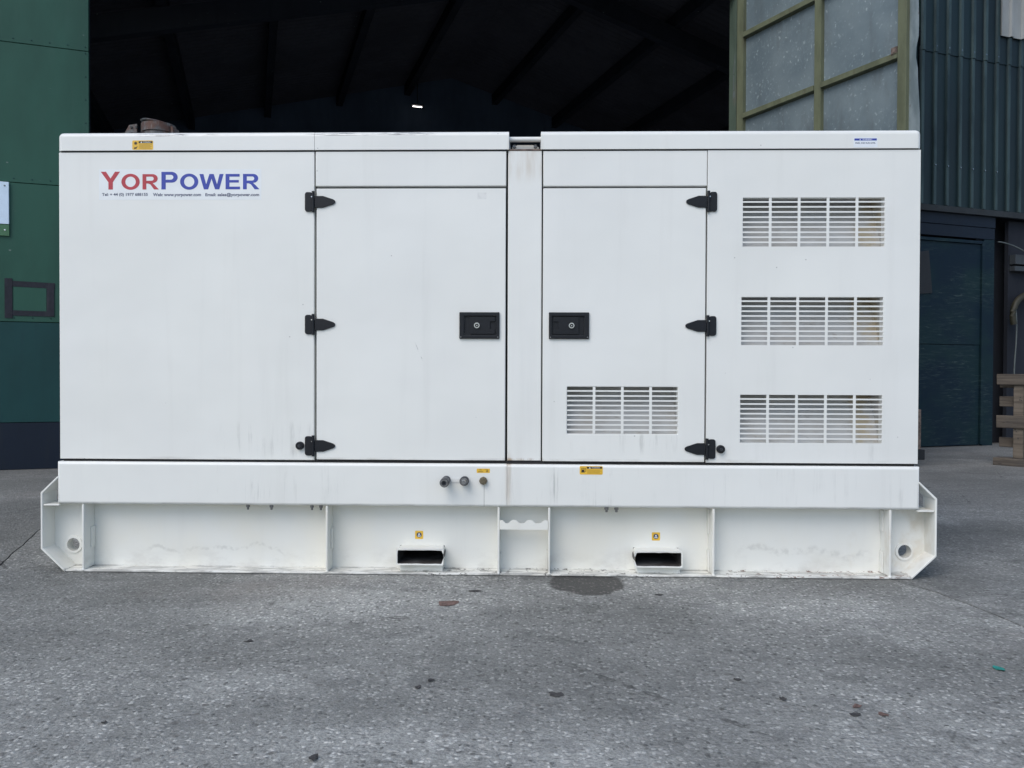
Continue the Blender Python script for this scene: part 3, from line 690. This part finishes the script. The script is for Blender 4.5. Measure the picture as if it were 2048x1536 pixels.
# lid in three lengths with the lifting gap
def lid(x0, x1, endl, endr):
    def pk(m, d):
        if abs(d.x) > 0.9: return m.y < 0.2 and m.z > 2.25
        if abs(d.y) > 0.9: return m.z > 2.25 and ((endl and m.x < x0 + .01) or (endr and m.x > x1 - .01))
        return m.y < 0.2 and ((endl and m.x < x0 + .01) or (endr and m.x > x1 - .01))
    return P("lid", G().box(x0, x1, -0.007, D + 0.01, 2.1875, 2.283), WP, gen, bevel=0.026, seg=5, pick=pk)
lid(-2.216, -0.8755, True, False); lid(-0.8735, 0.126, False, False); lid(0.290, 2.215, False, True)
P("lid_seal", G().box(-2.2, 0.118, 0.002, 0.03, 2.180, 2.189).box(0.300, 2.2, 0.002, 0.03, 2.180, 2.189), "seal_rubber", gen)
P("lifting_bar", G().rev((0.1265, 0.06, 2.257), (0.2895, 0.06, 2.257), [(0, 0.0135), (1, 0.0135)], 20), WP, gen, smooth=True)
P("lifting_plate", G().prism([(0.140, 2.193), (0.280, 2.193), (0.280, 2.228), (0.262, 2.236), (0.248, 2.240), (0.170, 2.240), (0.156, 2.236), (0.140, 2.228)], 0.10, 0.112), WP, gen)
for x_ in (0.152, 0.262): P("bolt", G().rev((x_, 0.098, 2.230), (x_, 0.082, 2.230), [(0, 0.010), (1, 0.009)], 6), "zinc_bolt", gen)
P("gap_wall", G().box(0.1265, 0.1275, 0.4, D, 2.193, 2.27), WP, gen)
# hinges
def hinge(xc, zc, s, first):
    if first is None:
        pl = P("hinge", G().prism(rrect(-0.050, -0.012, -0.050, 0.050, 0.012), -0.009, -0.0004), "black_plastic", gen, bevel=0.002)
        P("knuckle", G().rev((-0.0065, -0.009, -0.0535), (-0.0065, -0.009, 0.054), [(0, 0.0075), (1, 0.0075)], 14), "black_plastic", pl, smooth=True)
        P("strap", G().prism([(0.0015, -0.030), (0.044, -0.030), (0.096, -0.013), (0.105, -0.007), (0.108, 0.0), (0.105, 0.007), (0.096, 0.013), (0.044, 0.030), (0.0015, 0.030)], -0.010, -0.0030), "black_plastic", pl, bevel=0.0025)
        P("pin", G().rev((-0.012, -0.0105, 0.024), (-0.012, -0.0185, 0.024), [(0, 0.004), (1, 0.0035)], 10), "chrome", pl)
    else:
        pl = twin(first, gen)
        for c in first.children: twin(c, pl)
    pl.location = (xc, 0, zc); pl.scale = (s, 1, 1)
    return pl
h0 = None
for z_ in (1.921, 1.290, 0.663): h0 = hinge(-0.874, z_, 1, h0) if h0 is None else (hinge(-0.874, z_, 1, h0), h0)[1]
for z_ in (1.919, 1.287, 0.658): hinge(1.1375, z_, -1, h0)
# latches
def latch(x0, s):
    y = -0.002
    pl = P("latch", G().plate(-0.103, 0.103, -0.068, 0.068, y - 0.012, y - 0.0004, [(-0.078, 0.086, -0.048, 0.048)]), "black_plastic", gen, bevel=0.003, loc=(x0, 0, 1.2865), label="recessed black paddle latch of the left door" if s > 0 else "recessed black paddle latch of the right door")
    pl.scale = (s, 1, 1)
    P("dish", G().box(-0.0775, 0.0855, y - 0.0025, y - 0.0008, -0.0475, 0.0475), "black_plastic", pl)
    P("paddle", G().prism([(-0.050, -0.044), (0.080, -0.044), (0.080, -0.020), (0.055, -0.020), (0.055, 0.020), (0.080, 0.020), (0.080, 0.044), (-0.050, 0.044)], y - 0.0090, y - 0.0030), "black_plastic", pl, bevel=0.0015)
    P("lock", G().ring((-0.013, y - 0.0095, 0), (-0.013, y - 0.0165, 0), 0.0145, 0.0092, 20).rev((-0.013, y - 0.0092, 0), (-0.013, y - 0.013, 0), [(0, 0.004), (1, 0.0035)], 16), "chrome", pl, smooth=True)
    for sx in (-0.095, 0.095):
        P("rivet", G().rev((sx, y - 0.0125, -0.060), (sx, y - 0.0145, -0.060), [(0, 0.004), (1, 0.003)], 8), "zinc_bolt", pl)
latch(-0.022, 1); latch(0.437, -1)
for x_, z_ in ((-0.949, 0.664), (1.213, 0.658)):
    kb = P("door_stop", G().rev((x_, 0.002, z_), (x_, -0.022, z_), [(0, 0.017), (0.15, 0.021), (0.8, 0.021), (1, 0.017)], 20), "black_plastic", gen, smooth=True)
    P("bolt", G().rev((x_, -0.0225, z_), (x_, -0.026, z_), [(0, 0.009), (1, 0.008)], 6), "dark_metal", kb)
# tank band
pkb = lambda m, d: abs(d.x) > 0.9 and m.y < 0.1
P("tank_band", G().box(-2.217, 0.1218, -0.020, D + 0.02, 0.3545, 0.5755), WP, gen, bevel=0.016, seg=4, pick=lambda m, d: m.y < 0.1 and (abs(d.x) > 0.9 or m.x < -2))
P("tank_band", G().box(0.1232, 2.217, -0.0195, D + 0.02, 0.3545, 0.5740), WP, gen, bevel=0.016, seg=4, pick=lambda m, d: m.y < 0.1 and (abs(d.x) > 0.9 or m.x > 2))
# couplings: fuel quick couplers and a plug
def coupling(x, z, ln, kindc):
    y0 = -0.021
    if kindc == "plug":
        o = P("plug", G().rev((x, y0, z), (x, y0 - 0.022, z), [(0, 0.020), (0.7, 0.021), (1, 0.018)], 8), "brass_old", gen, label="brass drain plug")
        P("plug_socket", G().rev((x, y0 - 0.0225, z), (x, y0 - 0.026, z), [(0, 0.012), (1, 0.011)], 6), "brass_old", o); return
    o = P("coupling", G().rev((x, y0, z), (x, y0 - ln, z), [(0, 0.022), (0.2, 0.0225), (0.22, 0.020), (0.42, 0.020), (0.45, 0.0235), (0.92, 0.0235), (1, 0.021)], 24), "dark_metal", gen, smooth=True)
    P("coupling_rim", G().ring((x, y0 - ln - 0.0002, z), (x, y0 - ln - 0.006, z), 0.0195, 0.0125, 24), "zinc_bolt", o, smooth=True)
    if kindc == "nipple": P("coupling_tip", G().rev((x, y0 - ln + 0.002, z), (x, y0 - ln - 0.030, z), [(0, 0.0125), (0.6, 0.0125), (0.7, 0.010), (1, 0.009)], 20), "chrome", o, smooth=True)
    else: P("coupling_tip", G().rev((x, y0 - ln + 0.001, z), (x, y0 - ln - 0.003, z), [(0, 0.007), (1, 0.006)], 14), "black_plastic", o, smooth=True)
coupling(-0.188, 0.493, 0.115, "socket"); coupling(-0.094, 0.492, 0.045, "nipple"); coupling(0.0015, 0.4915, 0, "plug")
P("hose_clip", G().box(-0.172, -0.108, -0.0235, -0.0205, 0.482, 0.502), WP, gen)
# exhaust
ex = P("exhaust_pipe", G().rev((-1.862, 0.36, 2.284), (-1.862, 0.36, 2.384), [(0, 0.082), (1, 0.082)], 32), "rusty_exhaust", gen, smooth=True)
P("clamp_band", G().ring((-1.862, 0.36, 2.386), (-1.862, 0.36, 2.432), 0.0905, 0.0825, 36), "rusty_exhaust", ex, smooth=True)
cap = G().rev((-1.8645, 0.36, 2.436), (-1.8615, 0.36, 2.454), [(0, 0.090), (0.2, 0.0935), (0.45, 0.088), (0.75, 0.06), (1, 0.02)], 36)
P("rain_cap", cap, "rusty_exhaust", ex, smooth=True)
P("hinge_bracket", G().prism([(-2.045, 2.336), (-1.956, 2.336), (-1.956, 2.424), (-2.000, 2.418)], 0.300, 0.308), "rusty_exhaust", ex)
P("clamp_lug", G().box(-1.775, -1.764, 0.32, 0.40, 2.355, 2.416), "rusty_exhaust", ex)
for bx in (-1.985, -1.958):
    for bz in (2.372, 2.404): P("bolt", G().rev((bx, 0.299, bz), (bx, 0.291, bz), [(0, 0.007), (1, 0.006)], 6), "leaf_dark", ex)
# ---- skid
YF, YW = -0.020, 0.085
def web_corner(s):
    g = G(); cx, cz, rr, hw = s * 2.190, 0.122, 0.036, 0.060
    n = 32
    circ = [(cx + rr * math.cos(2 * math.pi * i / n), cz + rr * math.sin(2 * math.pi * i / n)) for i in range(n)]
    sq = []
    for i in range(n):
        a = 2 * math.pi * i / n; c_, s_ = math.cos(a), math.sin(a); q = hw / max(abs(c_), abs(s_)); sq.append((cx + c_ * q, cz + s_ * q))
    vs = [(p[0], YW, p[1]) for p in circ + sq] + [(p[0], YW + 0.008, p[1]) for p in circ + sq]; fs = []
    for i in range(n):
        j = (i + 1) % n; fs += [(i, j, n + j, n + i), (2 * n + i, 3 * n + i, 3 * n + j, 2 * n + j), (i, 2 * n + i, 2 * n + j, j)]
    g.add(vs, fs)
    X = lambda *p: [(s * a, b) for a, b in p]
    x0, x1, z0, z1 = 2.190 - hw, 2.190 + hw, cz - hw, cz + hw
    g.prism(X((2.085, 0.012), (x0, 0.012), (x0, 0.345), (2.085, 0.345)), YW, YW + 0.008)
    g.prism(X((x0, z1), (2.2985, z1), (2.2985, 0.345), (x0, 0.345)), YW, YW + 0.008)
    g.prism(X((x1, z0 + 0.004), (2.2985, 0.122), (2.2985, z1), (x1, z1)), YW, YW + 0.008)
    g.prism(X((x0, 0.012), (2.186, 0.012), (x1 - 0.003, z0), (x0, z0)), YW, YW + 0.008)
    return g
PK = [(-0.4440, -0.2080, 0.056, 0.132), (0.7830, 1.0190, 0.054, 0.130)]
P("skid_web", G().plate(-2.083, 2.083, 0.012, 0.345, YW, YW + 0.008, PK), SK, gen)
P("skid_web", G().plate(-2.083, 2.083, 0.012, 0.345, D - YW - 0.008, D - YW, PK), SK, gen, label="rear web of the skid")
for s_ in (-1, 1):
    P("lug_plate", web_corner(s_), SK, gen)
    P("lifting_eye", G().ring((s_ * 2.190, YW - 0.007, 0.122), (s_ * 2.190, YW + 0.05, 0.122), 0.0475, 0.0345, 36), SK, gen, bevel=0.003, pick=lambda m, d: True)
    outer = [(2.178, 0.0), (2.304, 0.119), (2.304, 0.414), (2.214, 0.499)]
    inner = [(2.208, 0.492), (2.293, 0.409), (2.293, 0.124), (2.176, 0.0135)]
    for ya, yb in ((YF, YW + 0.02), (D - YW - 0.02, D + 0.02)):
        P("end_plate", G().prism([(s_ * a, b) for a, b in outer + inner], ya, yb), SK, gen, bevel=0.0025, seg=1)
    P("skid_end", G().box(min(s_ * 2.05, s_ * 2.06), max(s_ * 2.05, s_ * 2.06), 0.10, D - 0.10, 0.0, 0.34), SK, gen)
for ya, yb in ((YF, YW + 0.08), (D - YW - 0.08, D + 0.02)):
    P("bottom_flange", G().box(-2.174, 2.174, ya, yb, 0.003, 0.0118), SK, gen, bevel=0.002, seg=1)
    P("top_flange", G().box(-2.205, 2.205, YW - 0.01 if ya < 0.5 else ya, yb if ya < 0.5 else D - YW + 0.01, 0.3455, 0.3535), SK, gen)
    for s_ in (-1, 1): P("ledge", G().box(min(s_ * 2.207, s_ * 2.291), max(s_ * 2.207, s_ * 2.291), ya + 0.004, yb, 0.3445, 0.3525), SK, gen, bevel=0.002, seg=1)
for x_, tabs in ((-2.083, ((1, 0.115, 0.225),)), (-0.808, ((1, 0.115, 0.225),)), (0.080, ((1, 0.02, 0.10),)), (0.340, ((-1, 0.02, 0.12),)), (1.179, ((-1, 0.21, 0.34), (-1, 0.015, 0.125))), (2.072, ((-1, 0.23, 0.34), (-1, 0.015, 0.125)))):
    st = P("stiffener", G().box(x_ - 0.0055, x_ + 0.0055, YF + 0.004, YW - 0.0005, 0.012, 0.3535), SK, gen, bevel=0.002, seg=1)
    P("weld_toe", G().rev((x_, YF + 0.006, 0.0118), (x_, YF + 0.006, 0.020), [(0, 0.012), (1, 0.004)], 8), SK, st, smooth=True)
    for sg, z0, z1 in tabs:
        a, b = sorted((x_ + sg * 0.0058, x_ + sg * 0.0115)); P("weld_tab", G().box(a, b, YW - 0.040, YW - 0.0008, z0, z1), SK, st, bevel=0.002, seg=1)
# fork pockets: rounded tubes running right through, lips a little ragged
random.seed(3)
def pocket(x0, x1, z0, z1, nick):
    def loop(ins, y, jit):
        p = rrect(x0 + ins, x1 - ins, z0 + ins, z1 - ins, 0.010 if ins == 0 else 0.006, 3)
        q = []
        for i, (a, b) in enumerate(p):
            c_ = p[(i + 1) % len(p)]; m_ = 10 if i % 8 == 3 else (3 if i % 8 == 7 else 1)
            for k_ in range(m_): q.append((a + (c_[0] - a) * k_ / m_, b + (c_[1] - b) * k_ / m_))
        return [(a + (random.uniform(-1, 1) * jit if jit else 0) + (nick * 0.008 if jit and abs(a - (x1 if nick > 0 else x0)) < 0.02 and abs(b - (z0 + z1) / 2) < 0.018 else 0), y + (random.uniform(0, 1) * jit * 2), b + (random.uniform(-1, 1) * jit if jit else 0)) for a, b in q]
    o_f = loop(-0.004, YF + 0.002, 0.0); o_b = loop(0.0, YW + 0.0, 0.0)
    i_f = loop(0.0035, YF + 0.002, 0.0011); n = len(o_f); m = len(i_f)
    g = G(); 
    g.add(o_f + o_b, [(i, (i + 1) % n, n + (i + 1) % n, n + i) for i in range(n)])
    if m == n: g.add(o_f + i_f, [(i, n + i, n + (i + 1) % n, (i + 1) % n) for i in range(n)])
    pk = P("fork_pocket", g, SK, gen, smooth=True)
    i_b = [(a, D - YW, b) for a, _, b in i_f]
    P("pocket_lining", G().add(i_f + i_b, [(i, m + i, m + (i + 1) % m, (i + 1) % m) for i in range(m)]), "pocket_inside", pk)
    P("pocket_foot", G().box(x0 + 0.010, x1 - 0.004, YF + 0.040, YW - 0.002, 0.0125, z0 - 0.0055), SK, pk)
pocket(*PK[0], 1); pocket(*PK[1], -1)
# scalloped rack between the middle stiffeners
sc = [(0.0865, 0.240), (0.3335, 0.240), (0.3335, 0.287), (0.315, 0.289), (0.298, 0.274), (0.270, 0.272), (0.255, 0.287), (0.245, 0.290), (0.235, 0.290), (0.225, 0.287), (0.210, 0.272), (0.187, 0.272), (0.174, 0.287), (0.165, 0.290), (0.153, 0.290), (0.146, 0.287), (0.130, 0.272), (0.117, 0.272), (0.102, 0.287), (0.0865, 0.287)]
P("lead_rack", G().prism(sc, YF + 0.000, YF + 0.006), SK, gen)
for x_ in (-1.223, -1.100, -0.889, -0.842, 0.634, 0.685):
    P("bolt", G().rev((x_, 0.0, 0.3540), (x_, 0.0, 0.330), [(0, 0.011), (0.45, 0.011), (0.46, 0.007), (1, 0.006)], 6), "zinc_bolt", gen)
# ---- stickers
def warning(x0, x1, z0, z1, y, icon):
    st = P("warning_sticker", G().prism(rrect(x0, x1, z0, z1, 0.006), y - 0.0006, y - 0.0001), "sticker_yellow", gen)
    w_ = x1 - x0; h_ = z1 - z0; xs = x0 + 0.31 * w_; yy = y - 0.0008
    outline("header_bar", [[(xs, z1 - 0.30 * h_), (x1 - 0.03 * w_, z1 - 0.30 * h_), (x1 - 0.03 * w_, z1 - 0.08 * h_), (xs, z1 - 0.08 * h_)]], "ink_black", st, yy)
    tx = xs + 0.09 * w_; outline("triangle", [[(tx, z1 - 0.27 * h_), (tx + 0.08 * w_, z1 - 0.27 * h_), (tx + 0.04 * w_, z1 - 0.10 * h_)]], "sticker_white", st, yy - 0.0005)
    text("lettering", "WARNING", "sticker_white", st, xs + 0.21 * w_, x1 - 0.12 * w_, z1 - 0.19 * h_, 0.115 * h_, yy - 0.0005, 0.01)
    for i in range(5): outline("print_line", [[(xs + 0.02 * w_, z0 + (0.12 + 0.105 * i) * h_), (x1 - (0.06 + 0.07 * (i % 2)) * w_, z0 + (0.12 + 0.105 * i) * h_), (x1 - (0.06 + 0.07 * (i % 2)) * w_, z0 + (0.155 + 0.105 * i) * h_), (xs + 0.02 * w_, z0 + (0.155 + 0.105 * i) * h_)]], "ink_brown", st, yy)
    ix = x0 + 0.05 * w_
    if icon == "pump":
        outline("pump_symbol", [[(ix, z0 + .25 * h_), (ix + .18 * w_, z0 + .25 * h_), (ix + .18 * w_, z0 + .32 * h_), (ix + .155 * w_, z0 + .32 * h_), (ix + .155 * w_, z0 + .78 * h_), (ix + .03 * w_, z0 + .78 * h_), (ix + .03 * w_, z0 + .32 * h_), (ix, z0 + .32 * h_)],
                               [(ix + .05 * w_, z0 + .58 * h_), (ix + .135 * w_, z0 + .58 * h_), (ix + .135 * w_, z0 + .72 * h_), (ix + .05 * w_, z0 + .72 * h_)]], "ink_black", st, yy)
        outline("pump_hose", [[(ix + .165 * w_, z0 + .36 * h_), (ix + .23 * w_, z0 + .36 * h_), (ix + .23 * w_, z0 + .62 * h_), (ix + .19 * w_, z0 + .80 * h_), (ix + .175 * w_, z0 + .78 * h_), (ix + .21 * w_, z0 + .60 * h_), (ix + .21 * w_, z0 + .41 * h_), (ix + .165 * w_, z0 + .41 * h_)]], "ink_black", st, yy)
    else:
        cx, cz = x0 + 0.165 * w_, z0 + 0.70 * h_; q = []
        for i in range(16): r_ = (0.20 if i % 2 == 0 else 0.12) * h_; q.append((cx + r_ * math.cos(R(22.5 * i)) * 1.05, cz + r_ * math.sin(R(22.5 * i))))
        outline("fan_symbol", [q], "ink_black", st, yy)
        outline("hand_symbol", [[(ix + .03 * w_, z0 + .10 * h_), (ix + .15 * w_, z0 + .10 * h_), (ix + .16 * w_, z0 + .20 * h_), (ix + .21 * w_, z0 + .34 * h_), (ix + .19 * w_, z0 + .36 * h_), (ix + .12 * w_, z0 + .27 * h_), (ix + .04 * w_, z0 + .24 * h_)]], "ink_black", st, yy)
warning(-1.822, -1.713, 2.1905, 2.2385, -0.007, "fan")
warning(0.494, 0.612, 0.5255, 0.5685, -0.0198, "pump")
st = P("level_sticker", G().prism(rrect(1.872, 1.992, 2.192, 2.2415, 0.003), -0.0076, -0.0071), "sticker_white", gen)
outline("header_bar", [[(1.876, 2.226), (1.988, 2.226), (1.988, 2.2365), (1.876, 2.2365)]], "ink_blue", st, -0.0078)
outline("triangle", [[(1.901, 2.2275), (1.908, 2.2275), (1.9045, 2.235)]], "sticker_white", st, -0.0083)
text("lettering", "WARNING", "sticker_white", st, 1.916, 1.964, 2.2312, 0.0062, -0.0083, 0.012)
text("lettering", "PARK AND RUN LEVEL", "ink_navy", st, 1.881, 1.982, 2.2135, 0.0070, -0.0078, 0.03)
st = P("drain_sticker", G().prism(rrect(-0.033, 0.0345, 0.5305, 0.5525, 0.002), -0.0205, -0.0201), "sticker_yellow", gen)
text("lettering", "OIL", "ink_black", st, -0.020, -0.006, 0.5465, 0.0060, -0.0207, 0.012)
text("lettering", "DRAIN", "ink_black", st, -0.026, 0.0, 0.5365, 0.0060, -0.0207, 0.012)
outline("arrow_symbol", [[(0.008, 0.5485), (0.024, 0.5485), (0.024, 0.541), (0.029, 0.541), (0.020, 0.533), (0.012, 0.541), (0.018, 0.541), (0.018, 0.5465), (0.008, 0.5465)]], "ink_brown", st, -0.0207)
def liftsticker(x, z):
    st = P("sling_sticker", G().prism(rrect(x - 0.0215, x + 0.0215, z - 0.0215, z + 0.0215, 0.004), YW - 0.0006, YW - 0.0001), "sticker_yellow", gen)
    outline("disc", [ell(x, z, 0.0135, 0.0135, 28)], "ink_navy", st, YW - 0.0008)
    outline("hook_symbol", [[(x - .0075, z - .0085), (x + .0075, z - .0085), (x + .0075, z - .005), (x + .0045, z), (x + .004, z + .006), (x, z + .0095), (x - .004, z + .006), (x - .0045, z), (x - .0075, z - .005)],
                            [(x - .0035, z - .0055), (x + .0035, z - .0055), (x + .001, z + .003), (x - .001, z + .003)]], "sticker_white", st, YW - 0.0013)
liftsticker(-0.3435, 0.187); liftsticker(0.902, 0.189)
# ---- maker's decal
dec = P("name_decal", G().box(-2.000, -1.152, -0.0004, -0.0001, 1.934, 2.092), "decal_film", gen)
KX = 0.829 / (1988 - 70); LX = lambda px: -1.991 + (px - 70) * KX; LZ = lambda py: 1.9875 + (293 - py) * KX
def letter(nm, loops, mt): outline("letter", [[(LX(a), LZ(b)) for a, b in lp] for lp in loops], mt, dec, -0.0008)
def oval(cx, cy, rx, ry): return ell(cx, cy, rx, ry, 44)
def bowl(x0, xr, y0, y1):                               # straight left, round right
    ry = (y1 - y0) / 2; rx = ry * 1.15
    return [(x0, y0)] + [(xr - rx + rx * math.sin(R(a)), (y0 + y1) / 2 - ry * math.cos(R(a))) for a in range(0, 181, 12)] + [(x0, y1)]
letter("letter", [[(70, 80), (133, 80), (188, 162), (243, 80), (303, 80), (216, 206), (216, 293), (162, 293), (162, 206)]], "ink_red")
letter("letter", [oval(431, 201, 111, 96), oval(431, 201, 63, 62)], "ink_red")
def R_(x, mt, w_=198):
    b = bowl(x, x + w_ - 14, 110, 216)
    letter("letter", [b[:-1] + [(x + 128, 222), (x + 150, 242), (x + w_, 293), (x + w_ - 58, 293), (x + 96, 234), (x + 70, 222), (x + 46, 222), (x + 46, 293), (x, 293)], bowl(x + 46, x + w_ - 62, 140, 189)], mt)
R_(576, "ink_red")
b = bowl(805, 1002, 83, 212); letter("letter", [b[:-1] + [(857, 212), (857, 293), (805, 293)], bowl(857, 950, 118, 177)], "ink_blue")
letter("letter", [oval(1141, 201, 110, 96), oval(1141, 201, 62, 62)], "ink_blue")
letter("letter", [[(1265, 110), (1313, 110), (1346, 232), (1386, 110), (1437, 110), (1477, 232), (1508, 110), (1556, 110), (1504, 293), (1453, 293), (1411, 166), (1369, 293), (1318, 293)]], "ink_blue")
letter("letter", [[(1580, 110), (1750, 110), (1750, 142), (1627, 142), (1627, 182), (1740, 182), (1740, 213), (1627, 213), (1627, 261), (1754, 261), (1754, 293), (1580, 293)]], "ink_blue")
R_(1790, "ink_blue")
text("lettering", "Tel: + 44 (0) 1977 688155", "ink_navy", dec, LX(84), LX(640), LZ(357), 46 * KX, -0.0008, 0.026)
text("lettering", "Web: www.yorpower.com", "ink_navy", dec, LX(702), LX(1284), LZ(361), 50 * KX, -0.0008, 0.026)
text("lettering", "Email: sales@yorpower.com", "ink_navy", dec, LX(1336), LX(1985), LZ(361), 50 * KX, -0.0008, 0.026)

# ------------------------------------------------------------------ litter on the concrete
random.seed(11)
def scrap(name, x, y, rx, ry, mt, label, cat, rot=0.0, lift=0.006, n=11):
    g = G(); vs = []
    for i in range(n):
        a = 2 * math.pi * i / n; q = random.uniform(0.65, 1.1)
        vs.append((rx * q * math.cos(a), ry * q * math.sin(a), 0.0015 + lift * random.random()))
    c_ = (0, 0, 0.002); lo = [(a, b, max(0.0002, z - 0.0014)) for a, b, z in vs]
    g.add(vs + [c_] + lo, [(i, (i + 1) % n, n) for i in range(n)] + [(i, n + 1 + i, n + 1 + (i + 1) % n, (i + 1) % n) for i in range(n)] + [tuple(n + 1 + i for i in reversed(range(n)))])
    return tag(P(name, g, mt, loc=(x, y, 0), rot=(0, 0, rot)), label, cat)
scrap("leaf", -0.13, -0.50, 0.060, 0.042, "leaf_brown", "flat reddish brown leaf lying in front of the middle of the skid", "leaf", 0.2, 0.003)
scrap("plastic_scrap", 1.90, -1.21, 0.022, 0.024, "scrap_teal", "small teal scrap of plastic on the concrete at far right", "scrap", 0.3)
scrap("leaf", 0.325, -1.479, 0.026, 0.019, "leaf_dark", "grey rounded leaf below the damp patch", "leaf", -0.3, 0.004)
scrap("leaf", -0.093, -1.378, 0.016, 0.012, "leaf_dark", "pointed dark leaf, upper of the pair left of centre", "leaf", 0.4)
scrap("leaf", -0.130, -1.437, 0.013, 0.013, "leaf_dark", "small blackish leaf, lower of the pair left of centre", "leaf", 1.1)
scrap("leaf", -0.340, -1.921, 0.018, 0.013, "leaf_dark", "curled dark leaf lowest in the foreground left of centre", "leaf", 0.5, 0.012)
scrap("leaf", 0.946, -1.337, 0.015, 0.010, "leaf_dark", "thin dark leaf right of the grey rounded leaf", "leaf", -0.5)
scrap("leaf", 1.047, -1.495, 0.011, 0.016, "leaf_dark", "dark leaf lying lengthwise, left of the leaf trio", "leaf", 0.4)
scrap("leaf", 1.235, -1.600, 0.018, 0.014, "leaf_dark", "round black leaf, front one of the trio at right", "leaf", 0.0, 0.004)
scrap("leaf", 1.262, -1.540, 0.020, 0.013, "leaf_brown", "brown leaf, rear one of the trio at right", "leaf", 0.6, 0.004)
scrap("leaf", 1.318, -1.595, 0.016, 0.012, "leaf_brown", "brown leaf, right one of the trio at right", "leaf", -0.2, 0.004)
scrap("leaf", -0.845, -1.020, 0.020, 0.009, "leaf_dark", "flat dark leaf in the left half of the concrete", "leaf", 0.0)
scrap("leaf", 0.850, -0.330, 0.022, 0.016, "leaf_dark", "dark leaf just right of the damp patch", "leaf", 0.0, 0.003)
scrap("leaf", -0.02, -0.30, 0.034, 0.018, "leaf_dark", "dark flake left of the damp patch near the skid", "leaf", 0.1, 0.002)
scrap("leaf", -1.02, -1.72, 0.009, 0.008, "leaf_dark", "tiny black leaf in the lower left foreground", "leaf", 0.3)
